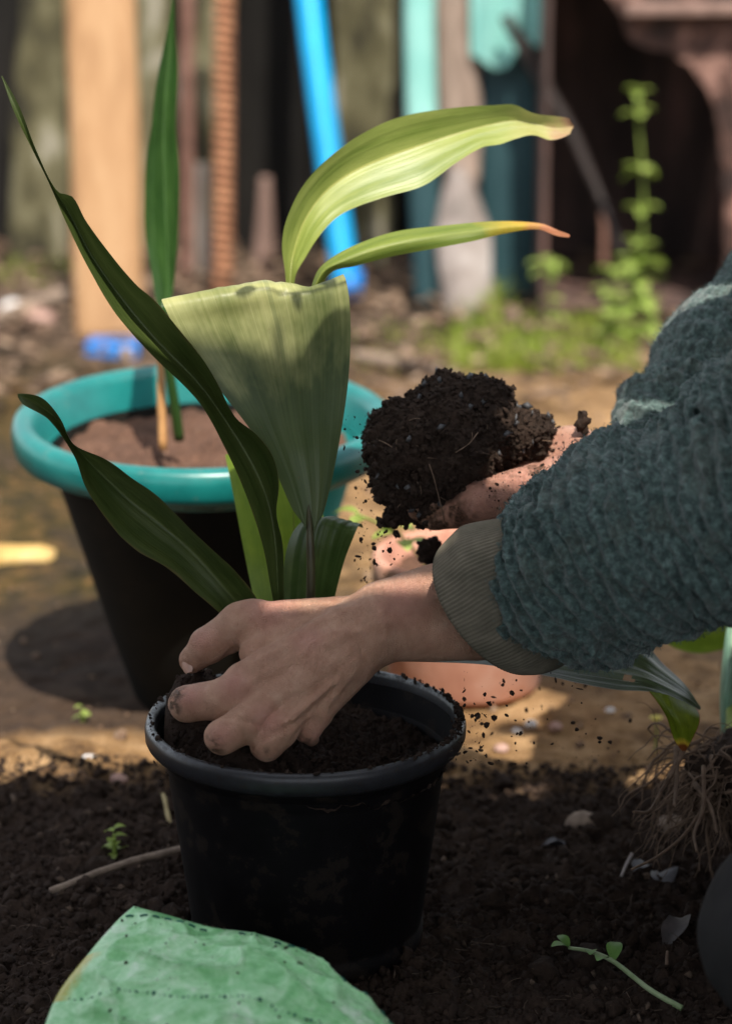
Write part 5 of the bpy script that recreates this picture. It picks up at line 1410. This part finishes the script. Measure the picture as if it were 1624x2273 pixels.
# trousers: bent knee at the lower right
KN = P(1795, 2090, 1.47)
tr_ = WB(); tr_.c(HIP + [0, -.02, .0], KN + [.0, .02, .0], .125, .052).c(KN, W(KN[0] + .16, KN[1] + .16, .05), .053, .055, .03)
KR = W(.42, 1.96, .12); tr_.c(HIP + [0, .03, 0], KR, .125, .07, .03).c(KR, W(.62, 2.0, .07), .07, .06, .03)
lo, hi = tr_.bounds(.01)
V, F = iso_mesh(tr_, lo, hi, .004, 4, lambda p: fbm(p, 30, 3, 75) * .004)
m_trous = simple('grey_cloth', [(0.3, (0.010, 0.009, 0.0095)), (0.7, (0.020, 0.018, 0.018))], 40, .9, .4, .0006, 1500)
mesh_obj('trousers', relax(V, F, 1, .4), F, m_trous, person)['label'] = 'dark grey trousers'
shoe = WB(); 
for ya in (KN[1] + .20, 2.02): shoe.c(W(.46, ya, .035), W(.66, ya, .04), .034, .038, .01)
lo, hi = shoe.bounds(.008); V, F = iso_mesh(shoe, lo, hi, .005, 4); mesh_obj('shoes', V, F, m_trous, person)

# ------------------------------------------------------------------ heap of soil on the palm
hp = Body()
for x, y, d_, rr in ((1000, 925, 1.762, 82), (1010, 900, 1.765, 66), (1070, 925, 1.765, 78), (905, 965, 1.752, 78), (870, 985, 1.752, 62), (990, 990, 1.745, 106), (1092, 958, 1.764, 78), (1165, 962, 1.772, 54), (905, 1050, 1.748, 86), (960, 1085, 1.742, 70), (1030, 1012, 1.745, 72), (925, 1100, 1.742, 52), (1195, 955, 1.778, 34), (965, 1100, 1.740, 46), (1110, 900, 1.772, 34), (845, 950, 1.756, 34)):
    hp.c((x, y, d_), (x + 1, y, d_), rr, rr, 26)
def heapdet(p):
    n1 = fbm(p, 60, 3, 81) * .0085; n2 = fbm(p, 230, 3, 82) * .0042; n3 = fbm(p, 620, 2, 83) * .0016
    return n1 + n2 + n3
lo, hi = hp.bounds(.012)
V, F = iso_mesh(hp, lo, hi, .0011, 6, heapdet)
heap = mesh_obj('soil_heap', V, F, m_wetsoil, base=P(1000, 1080, 1.75)); props(heap, 'ragged heap of dark potting soil carried on the open palm', 'soil')
r = np.random.default_rng(84); N = vnormals(V, F); hpV, hpN = V, N; sel = r.choice(len(V), 7000)
s_ = .00035 + .0018 * r.random(7000) ** 4
Vc, Fc = lumps(V[sel] + N[sel] * (s_ * .5)[:, None], s_, 85); mesh_obj('heap_crumbs', Vc, Fc, m_wetsoil, heap, kind='stuff')
sel = r.choice(len(V), 60); Vc, Fc = chips(V[sel] + N[sel] * .0006, r, .0012, .0045); mesh_obj('bark_bits', Vc, Fc, simple('grey_bark', [(0.3, (0.05, 0.05, 0.055)), (0.7, (0.08, 0.078, 0.08))], 200, .5), heap, kind='stuff', smooth=False)
m_root = simple('pale_root', [(0.3, (0.09, 0.055, 0.035)), (0.7, (0.24, 0.16, 0.11))], 120, .8, .3, .0006)
for K in ([(952, 1030), (962, 1060), (975, 1110), (992, 1180)], [(835, 975), (858, 985), (880, 1000)], [(1010, 1005), (1040, 985), (1060, 960)]):
    q, _ = on_surface(lambda p: np.minimum(hp(p), farhand(p)), crom(np.array(K, float), 12)); q = q + (CAM - q) / np.linalg.norm(CAM - q, axis=1)[:, None] * .003
    Vt, Ft = tube(q, .00035, 6); mesh_obj('rootlet', Vt, Ft, m_root, heap)
sel = r.choice(len(hpV), 60); fb2 = MB()
for s_i in sel:
    p0 = hpV[s_i] + hpN[s_i] * .0006; t_ = np.cross(hpN[s_i], r.normal(size=3)); t_ /= np.linalg.norm(t_) + 1e-9; L_ = r.uniform(.003, .012)
    Vt, Ft = tube([p0 - t_ * L_ * .5 + hpN[s_i] * .0004, p0 + hpN[s_i] * r.uniform(.0004, .0016), p0 + t_ * L_ * .5], r.uniform(.00012, .0003), 5, n=7); fb2.add(Vt, Ft)
fb2.build('heap_fibres', m_root, heap, kind='stuff')
# crumbs lying on the skin of the far wrist
q, dd = on_surface(farhand, np.column_stack([r.uniform(1060, 1310, 260), r.uniform(930, 1130, 260)])); ok = (dd < 1.85) & (hp(q.astype(np.float32)) > -.004)
Vc, Fc = lumps(q[ok], .0003 + .0011 * r.random(ok.sum()) ** 3, 86); mesh_obj('skin_crumbs', Vc, Fc, m_wetsoil, heap, kind='stuff')
cc = P(1292, 936, 1.765)
V, F = lumps([cc, cc + [0, .001, .004], cc + [.001, 0, -.004]], [.0045, .0036, .0038], 5, ICO2, .3); V = V + fbm(V, 400, 3, 5)[:, None] * .0018
props(mesh_obj('earth_clod', V, F, m_wetsoil, base=cc), 'single dark clod of earth falling above the sunlit wrist', 'clod', 'clods of falling earth')
cc = P(865, 1155, 1.74); r = np.random.default_rng(6)
V, F = lumps(cc + r.normal(size=(26, 3)) * [.0042, .003, .0042], r.uniform(.0008, .0030, 26), 7, ICO2, .4); V = V + fbm(V, 500, 3, 5)[:, None] * .0012
props(mesh_obj('earth_clod', V, F, m_wetsoil, base=cc), 'loose clump of soil dropping from the left end of the heap', 'clod', 'clods of falling earth')
cc = P(950, 1226, 1.80)
V, F = lumps([cc, cc + [.003, 0, .004]], [.0085, .006], 9, ico(3), .15); V = V + fbm(V, 300, 3, 5)[:, None] * .0016
props(mesh_obj('earth_clod', V, F, m_wetsoil, base=cc), 'round dark clod falling between the far hand and the cuff', 'clod', 'clods of falling earth')
# soil trickling down through the air
r = np.random.default_rng(44)
def drop(n_, x0, x1, y0, y1, d0, d1, cx=None, sx=None):
    x = r.uniform(x0, x1, n_) if cx is None else np.clip(r.normal(cx, sx, n_), x0, x1)
    return np.column_stack([x, r.uniform(y0, y1, n_), r.uniform(d0, d1, n_)])
pts = np.concatenate([drop(150, 785, 880, 1000, 1300, 1.66, 1.80), drop(60, 800, 960, 1150, 1300, 1.68, 1.85), drop(110, 1030, 1330, 1490, 1700, 1.60, 1.72, 1090, 130), drop(90, 1000, 1080, 1580, 1700, 1.6, 1.7), drop(60, 1080, 1400, 1500, 1690, 1.72, 1.86), drop(40, 760, 840, 920, 1000, 1.68, 1.74), drop(14, 340, 380, 1660, 1740, 1.6, 1.66)])
s_ = .00022 + .0016 * r.random(len(pts)) ** 4
V, F = lumps(PA(pts), s_, 45, ICO1, .7)
mesh_obj('falling_soil', V, F, m_wetsoil, kind='stuff')
for K in ([(905, 1165)], ):
    pass

# ------------------------------------------------------------------ green bag in front
m_bag, nt, n, l, b = newmat('green_woven_plastic')
tc = nt.nodes.new('ShaderNodeTexCoord'); v = objvec(nt)
f1 = noise_out(nt, 45, 5, .65, v, .8); f2 = noise_out(nt, 160, 5, .7, v)
c = ramp(nt, [(0.30, (0.14, 0.44, 0.16)), (0.44, (0.26, 0.62, 0.27)), (0.56, (0.42, 0.76, 0.42)), (0.68, (0.72, 0.90, 0.70))], math_(nt, 'ADD', math_(nt, 'MULTIPLY', f1, .65), math_(nt, 'MULTIPLY', f2, .35)))
sp = nt.nodes.new('ShaderNodeSeparateXYZ'); l.new(tc.outputs['UV'], sp.inputs[0])
yl = nt.nodes.new('ShaderNodeMapRange'); yl.inputs['From Min'].default_value = .045; yl.inputs['From Max'].default_value = .015; l.new(math_(nt, 'ADD', sp.outputs[0], math_(nt, 'MULTIPLY', math_(nt, 'SUBTRACT', f2, .5), .05)), yl.inputs['Value'])
vr = math_(nt, 'MULTIPLY', math_(nt, 'GREATER_THAN', sp.outputs[1], .22), math_(nt, 'LESS_THAN', sp.outputs[1], .40))
c = mixc(nt, math_(nt, 'MULTIPLY', yl.outputs[0], math_(nt, 'MULTIPLY', vr, .8)), c, (0.50, 0.40, 0.04))
dirt_ = math_(nt, 'GREATER_THAN', noise_out(nt, 500, 3, .6, v), .69)
c = mixc(nt, math_(nt, 'MULTIPLY', dirt_, math_(nt, 'GREATER_THAN', f1, .52)), c, (0.05, 0.06, 0.03))
l.new(c, b.inputs['Base Color']); b.inputs['Roughness'].default_value = .27; b.inputs['Specular IOR Level'].default_value = .6
wv = nd(nt, 'ShaderNodeTexWave'); wv.inputs['Scale'].default_value = 210; wv.inputs['Distortion'].default_value = .6; l.new(v, wv.inputs['Vector'])
bump(nt, math_(nt, 'ADD', math_(nt, 'MULTIPLY', wv.outputs['Fac'], .10), f2), .45, .0016, b)
te = crom(np.array([(297, 2011, 1.556), (372, 2031, 1.555), (470, 2060, 1.552), (552, 2072, 1.549), (622, 2091, 1.546), (702, 2132, 1.541), (762, 2180, 1.536), (822, 2226, 1.530), (872, 2275, 1.525), (930, 2345, 1.515)], float), 200)
le = crom(np.array([(297, 2011, 1.556), (262, 2042, 1.548), (200, 2112, 1.532), (132, 2200, 1.512), (100, 2275, 1.496), (60, 2420, 1.465), (40, 2640, 1.42)], float), 150)
T_ = PA(te); Lf_ = PA(le)
D_ = Lf_[-1]; B_ = T_[-1]; Cc = P(960, 2760, 1.40)
Rt = crom(np.array([B_, (B_ + Cc) / 2 + [0.02, 0, .0], Cc]), 150); Bo = crom(np.array([D_, (D_ + Cc) / 2 + [0, 0, .01], Cc]), 200)
nu, nv = 200, 150
u = np.linspace(0, 1, nu)[None, :, None]; w = np.linspace(0, 1, nv)[:, None, None]
S = (1-w)*T_[None] + w*Bo[None] + (1-u)*Lf_[:, None] + u*Rt[:, None] - ((1-u)*(1-w)*T_[0] + u*(1-w)*T_[-1] + (1-u)*w*D_ + u*w*Cc)
uu = u[..., 0] * np.ones((nv, nu)); ww = w[..., 0] * np.ones((nv, nu))
Nb = np.cross(T_[-1] - T_[0], Lf_[-1] - T_[0]); Nb /= np.linalg.norm(Nb)
if Nb[2] < 0: Nb = -Nb
dome = .030 * np.sin(pi * np.clip(uu, 0, 1)) ** .7 * np.sin(pi * np.clip(ww, 0, 1) ** .8) ** .8
flat = S.reshape(-1, 3)
crk = fbm(np.column_stack([uu.ravel() * 9 + ww.ravel() * 2, ww.ravel() * 11, uu.ravel() * 0]), 1, 4, 7)
rid = 1 - np.abs(fbm(np.column_stack([uu.ravel() * 5 + 3, ww.ravel() * 9 - uu.ravel() * 3, uu.ravel() * 0]), 1, 3, 17)) * 2
edge = np.clip(np.minimum(np.minimum(uu, 1 - uu), np.minimum(ww, 1 - ww)).ravel() * 14, 0, 1)
rg = lambda a, b_, sd: np.clip(1 - np.abs(fbm(np.column_stack([a, b_, uu.ravel() * 0]), 1, 2, sd)) * 2.2, 0, 1) ** 5
hgt = dome.ravel() + (crk * .006 + rg(uu.ravel() * 4 + 3, ww.ravel() * 8 - uu.ravel() * 3, 17) * .0055 + rg(uu.ravel() * 9, ww.ravel() * 13 + uu.ravel() * 5, 27) * .0018) * edge
bagV = flat + hgt[:, None] * Nb
fold = np.exp(-((uu.ravel() - .64) / .03) ** 2 - ((ww.ravel() - .22) / .06) ** 2) * .008; bagV = bagV + fold[:, None] * Nb
bk = flat.copy(); bk[:, 2] = np.minimum(bk[:, 2] - .004, .012); bk = bk * edge[:, None] + (flat - [0, 0, .0015]) * (1 - edge[:, None])
V = np.concatenate([bagV, bk]); n0 = nu * nv; ii = np.arange(n0).reshape(nv, nu)
Ft = np.stack([ii[:-1, :-1], ii[1:, :-1], ii[1:, 1:], ii[:-1, 1:]], -1).reshape(-1, 4); Fb_ = Ft[:, ::-1] + n0
rim_ = np.concatenate([ii[0, :], ii[1:, -1], ii[-1, -2::-1], ii[-2:0:-1, 0]]); Fr_ = np.stack([rim_, np.roll(rim_, -1), np.roll(rim_, -1) + n0, rim_ + n0], 1)
bag = thing('plastic_bag', G(500, 2380), 'crumpled light green woven plastic bag lying in the foreground', 'bag')
uv = np.column_stack([uu.ravel(), ww.ravel()])
mesh_obj('sack', V, np.concatenate([Ft, Fb_, Fr_]), m_bag, bag, uv=np.concatenate([uv, uv]))
m_thread = simple('dark_thread', [(0.3, (0.005, 0.08, 0.06)), (0.7, (0.012, 0.14, 0.10))], 50, .8)
SB = bagV.reshape(nv, nu, 3)
mb = MB()
def sp_at(a, b_):
    j = int(np.clip(b_ * (nv - 1), 0, nv - 2)); i_ = int(np.clip(a * (nu - 1), 0, nu - 2)); return SB[j, i_]
for k in range(26):
    if k in (7, 8, 11, 15, 16, 17, 21): continue
    a, b2 = sp_at(.02 + k * .036, .055), sp_at(.02 + k * .036 + .02, .055)
    Vt, Ft2 = tube([a + Nb * .0005, (a + b2) / 2 + Nb * .0011, b2 + Nb * .0005], .00055, 6); mb.add(Vt, Ft2)
for k in range(60):
    a = sp_at(.04 + k * .0135, .40 + .01 * sin(k * .4)); Vt, Ft2 = lumps([a + Nb * .0004], [.0003 + .00035 * ((k * 7) % 3)], k); mb.add(Vt, Ft2)
mb.build('stitching', m_thread, bag, kind='stuff')
r = np.random.default_rng(52); q = np.array([sp_at(a, b2) for a, b2 in zip(r.random(90), r.random(90) ** 1.3 * .7)])
Vc, Fc = lumps(q + Nb * .0004, .0004 + .0013 * r.random(90) ** 3, 53); mesh_obj('bag_crumbs', Vc, Fc, m_wetsoil, bag, kind='stuff')

# ------------------------------------------------------------------ bits on the dark soil
stick('straw_stick', G(112, 1978, .008), G(408, 1884, .012), .0024, .0027, m_twig, 'long pale dry stick lying on the dark soil left of the black pot', 'stick', .003, 7)
stick('straw_stub', G(378, 1838, .004), G(362, 1762, .012), .0017, .0014, simple('straw', [(0.3, (0.25, 0.19, 0.08)), (0.7, (0.42, 0.34, 0.17))], 100, .7), 'short yellow straw standing beside the black pot', 'straw', .002, 8)
ft = G(255, 1905)
weed(ft, ft + [0, .0, .018], [(1, 3, 1), (.7, 3, 1.1), (.35, 3, 1)], .010, 'tiny green seedling in the dark soil behind the pale stick', 21, 'seedling')
ft = G(185, 1602)
weed(ft, ft + [0, 0, .01], [(1, 3, 1), (.5, 3, 1)], .008, 'tiny green seedling in the shade below the teal pot', 22, 'seedling')
m_sleaf = simple('sprig_leaf', [(0.3, (0.06, 0.15, 0.02)), (0.7, (0.14, 0.28, 0.05))], 90, .5)
cs = thing('cut_sprig', G(1400, 2140), 'cut green sprig with two small leaves lying on the dark soil at the lower right', 'sprig')
K = [G(1262, 2104, .016), G(1310, 2112, .018), G(1360, 2134, .016), G(1440, 2196, .010), G(1512, 2238, .006)]
V, F = tube(np.array(K), [.0011, .0013, .0015, .0017, .0019], 10, n=30)
m_sprig = simple('pale_stem', [(0.3, (0.16, 0.24, 0.09)), (0.7, (0.34, 0.42, 0.24))], 60, .45); mesh_obj('stem', V, F, m_sprig, cs)
for a_, dv, s in ((K[0], (-.9, -.5), .013), (K[0], (-.5, .8), .012), (K[2], (.15, 1), .017), (K[2] * .7 + K[1] * .3, (-.5, -.9), .014), (K[1], (-.1, -1), .013)):
    V, F = leaflet(a_, dv, s, s * .3, .9, .6); mesh_obj('leaf', V, F, m_sleaf, cs)
dlf = thing('dry_leaf', G(1500, 2060), 'curled grey-brown dry leaf on the dark soil near the knee', 'leaf')
q = [G(1478, 2100, .004), G(1500, 2060, .012), G(1530, 2012, .012)]
V, F = leaflet(q[0], (q[2] - q[0])[:2], .036, .008, .5, .3); V = np.array(V) + fbm(np.array(V), 120, 2, 3)[:, None] * .003; V = np.concatenate([V, V - [0, 0, .0005]]); n0 = len(V) // 2
F = F + [[i_ + n0 for i_ in f_[::-1]] for f_ in F]
mesh_obj('blade', V, F, simple('dry_brown', [(0.3, (0.03, 0.022, 0.02)), (0.7, (0.10, 0.078, 0.072))], 70, .5), dlf)
stick('pale_rootlet', G(1478, 2150, .004), G(1480, 2112, .010), .0012, .0009, m_root, 'short pinkish rootlet on the soil below the dry leaf', 'rootlet', .001, 9)
stick('pale_splinter', G(1378, 1945, .004), G(1402, 1895, .014), .0009, .0011, simple('splinter', [(0.3, (0.3, 0.26, 0.25)), (0.7, (0.45, 0.4, 0.38))], 50, .7), 'thin pale splinter lying in the dark soil left of the root clump', 'splinter', .001, 10)
for k, (x, y, s, dv) in enumerate(((1450, 1935, .02, (.6, -1)), (1395, 1930, .016, (1, .3)), (1250, 1875, .014, (-1, .3)))):
    o = thing('withered_leaf', G(x, y), ('bluish withered leaf scrap beside the pale splinter', 'crumpled withered leaf under the pale splinter', 'small withered leaf scrap on the soil right of the pot')[k], 'leaf', 'withered leaf scraps')
    V, F = leaflet(G(x, y, .006), dv, s, s * .4, .5, .5); V = np.array(V) + fbm(np.array(V), 160, 2, k)[:, None] * .004; n0 = len(V); V = np.concatenate([V, V - [0, 0, .0005]]); F = F + [[i_ + n0 for i_ in f_[::-1]] for f_ in F]
    mesh_obj('blade', V, F, simple('withered', [(0.3, (0.016, 0.014, 0.016)), (0.7, (0.055, 0.048, 0.052))], 90, .5), o)

# uprooted plant at the right with its tangle of roots
up = thing('uprooted_plant', G(1600, 1790), 'uprooted plant lying at the right edge with a tangle of bare brown roots', 'plant')
RB = P(1590, 1720, 1.79)
wbm = WB(); wbm.c(RB, RB + [.02, .02, .0], .020, .026)
lo, hi = wbm.bounds(.012); V, F = iso_mesh(wbm, lo, hi, .0016, 4, lambda p: fbm(p, 70, 3, 95) * .010 + fbm(p, 300, 2, 96) * .002)
mesh_obj('root_ball', V, F, m_soil, up)
r = np.random.default_rng(58); mb = MB()
for k in range(210):
    a = r.uniform(-pi, 0) if r.random() < .8 else r.uniform(0, pi); st = RB + r.normal(size=3) * .012
    L_ = r.uniform(.03, .085); q = [st]; dv = np.array([cos(a) - .35, .3 * sin(a) - .2, r.uniform(-.5, .6)])
    for j in range(8):
        dv = dv / np.linalg.norm(dv); q.append(q[-1] + dv * L_ / 8); dv = dv + r.normal(size=3) * .38 + np.array([0, 0, -.28])
        if q[-1][2] < .006: dv[2] = abs(dv[2]) * .3; q[-1][2] = .006
    rr_ = .0004 + .0010 * r.random() ** 2; Vt, Ft2 = tube(np.array(q), np.linspace(rr_, rr_ * .25, 9), 6, n=18); mb.add(Vt, Ft2)
mb.build('roots', m_root, up, kind='stuff')
for K, rr_ in (([(1530, 1640), (1470, 1750), (1440, 1800), (1405, 1802)], .0016), ([(1560, 1700), (1560, 1790), (1540, 1850), (1545, 1890)], .0015), ([(1580, 1760), (1520, 1850), (1460, 1900), (1400, 1930)], .0013), ([(1500, 1660), (1500, 1740), (1495, 1790)], .0019), ([(1540, 1740), (1575, 1790), (1590, 1850)], .0017)):
    q = np.array([P(x, y, 1.75 - .02 * j) for j, (x, y) in enumerate(K)]); q[:, 2] = np.maximum(q[:, 2], .008); Vt, Ft2 = tube(q, np.linspace(rr_, rr_ * .6, len(q)), 8, n=20); mesh_obj('thick_root', Vt, Ft2, m_root, up)
d = 1.90
lmA = leaf_mat('aqua_leaf', (0.12, 0.26, 0.17), (0.30, 0.48, 0.36), (0.4, 0.55, 0.4), transl=.3)
V, F, uv = grid_leaf([(1600, 1640, d), (1596, 1560, d), (1600, 1480, d), (1612, 1390, d)], [(1616, 1640, d), (1614, 1560, d-.01), (1618, 1480, d-.01), (1628, 1390, d)], [(1634, 1640, d), (1640, 1560, d), (1650, 1480, d), (1660, 1370, d)], 30, 13); mesh_obj('leaf', V, F, lmA, up, uv=uv)
d = 1.98
V, F, uv = grid_leaf([(1470, 1420, d), (1500, 1440, d), (1560, 1450, d), (1640, 1430, d)], [(1468, 1412, d), (1520, 1408, d-.01), (1580, 1400, d-.01), (1650, 1390, d)], [(1466, 1404, d), (1530, 1370, d), (1590, 1340, d), (1650, 1320, d)], 30, 13); mesh_obj('leaf', V, F, lm5, up, uv=uv)
V, F = tube([RB, P(1618, 1640, 1.86), P(1620, 1560, 1.9)], [.004, .0035, .003], 8, n=12); mesh_obj('stem', V, F, m_weed, up)
V, F = tube([RB, P(1640, 1560, 1.9), P(1640, 1430, 1.98)], [.004, .0035, .003], 8, n=12); mesh_obj('stem', V, F, m_weed, up)
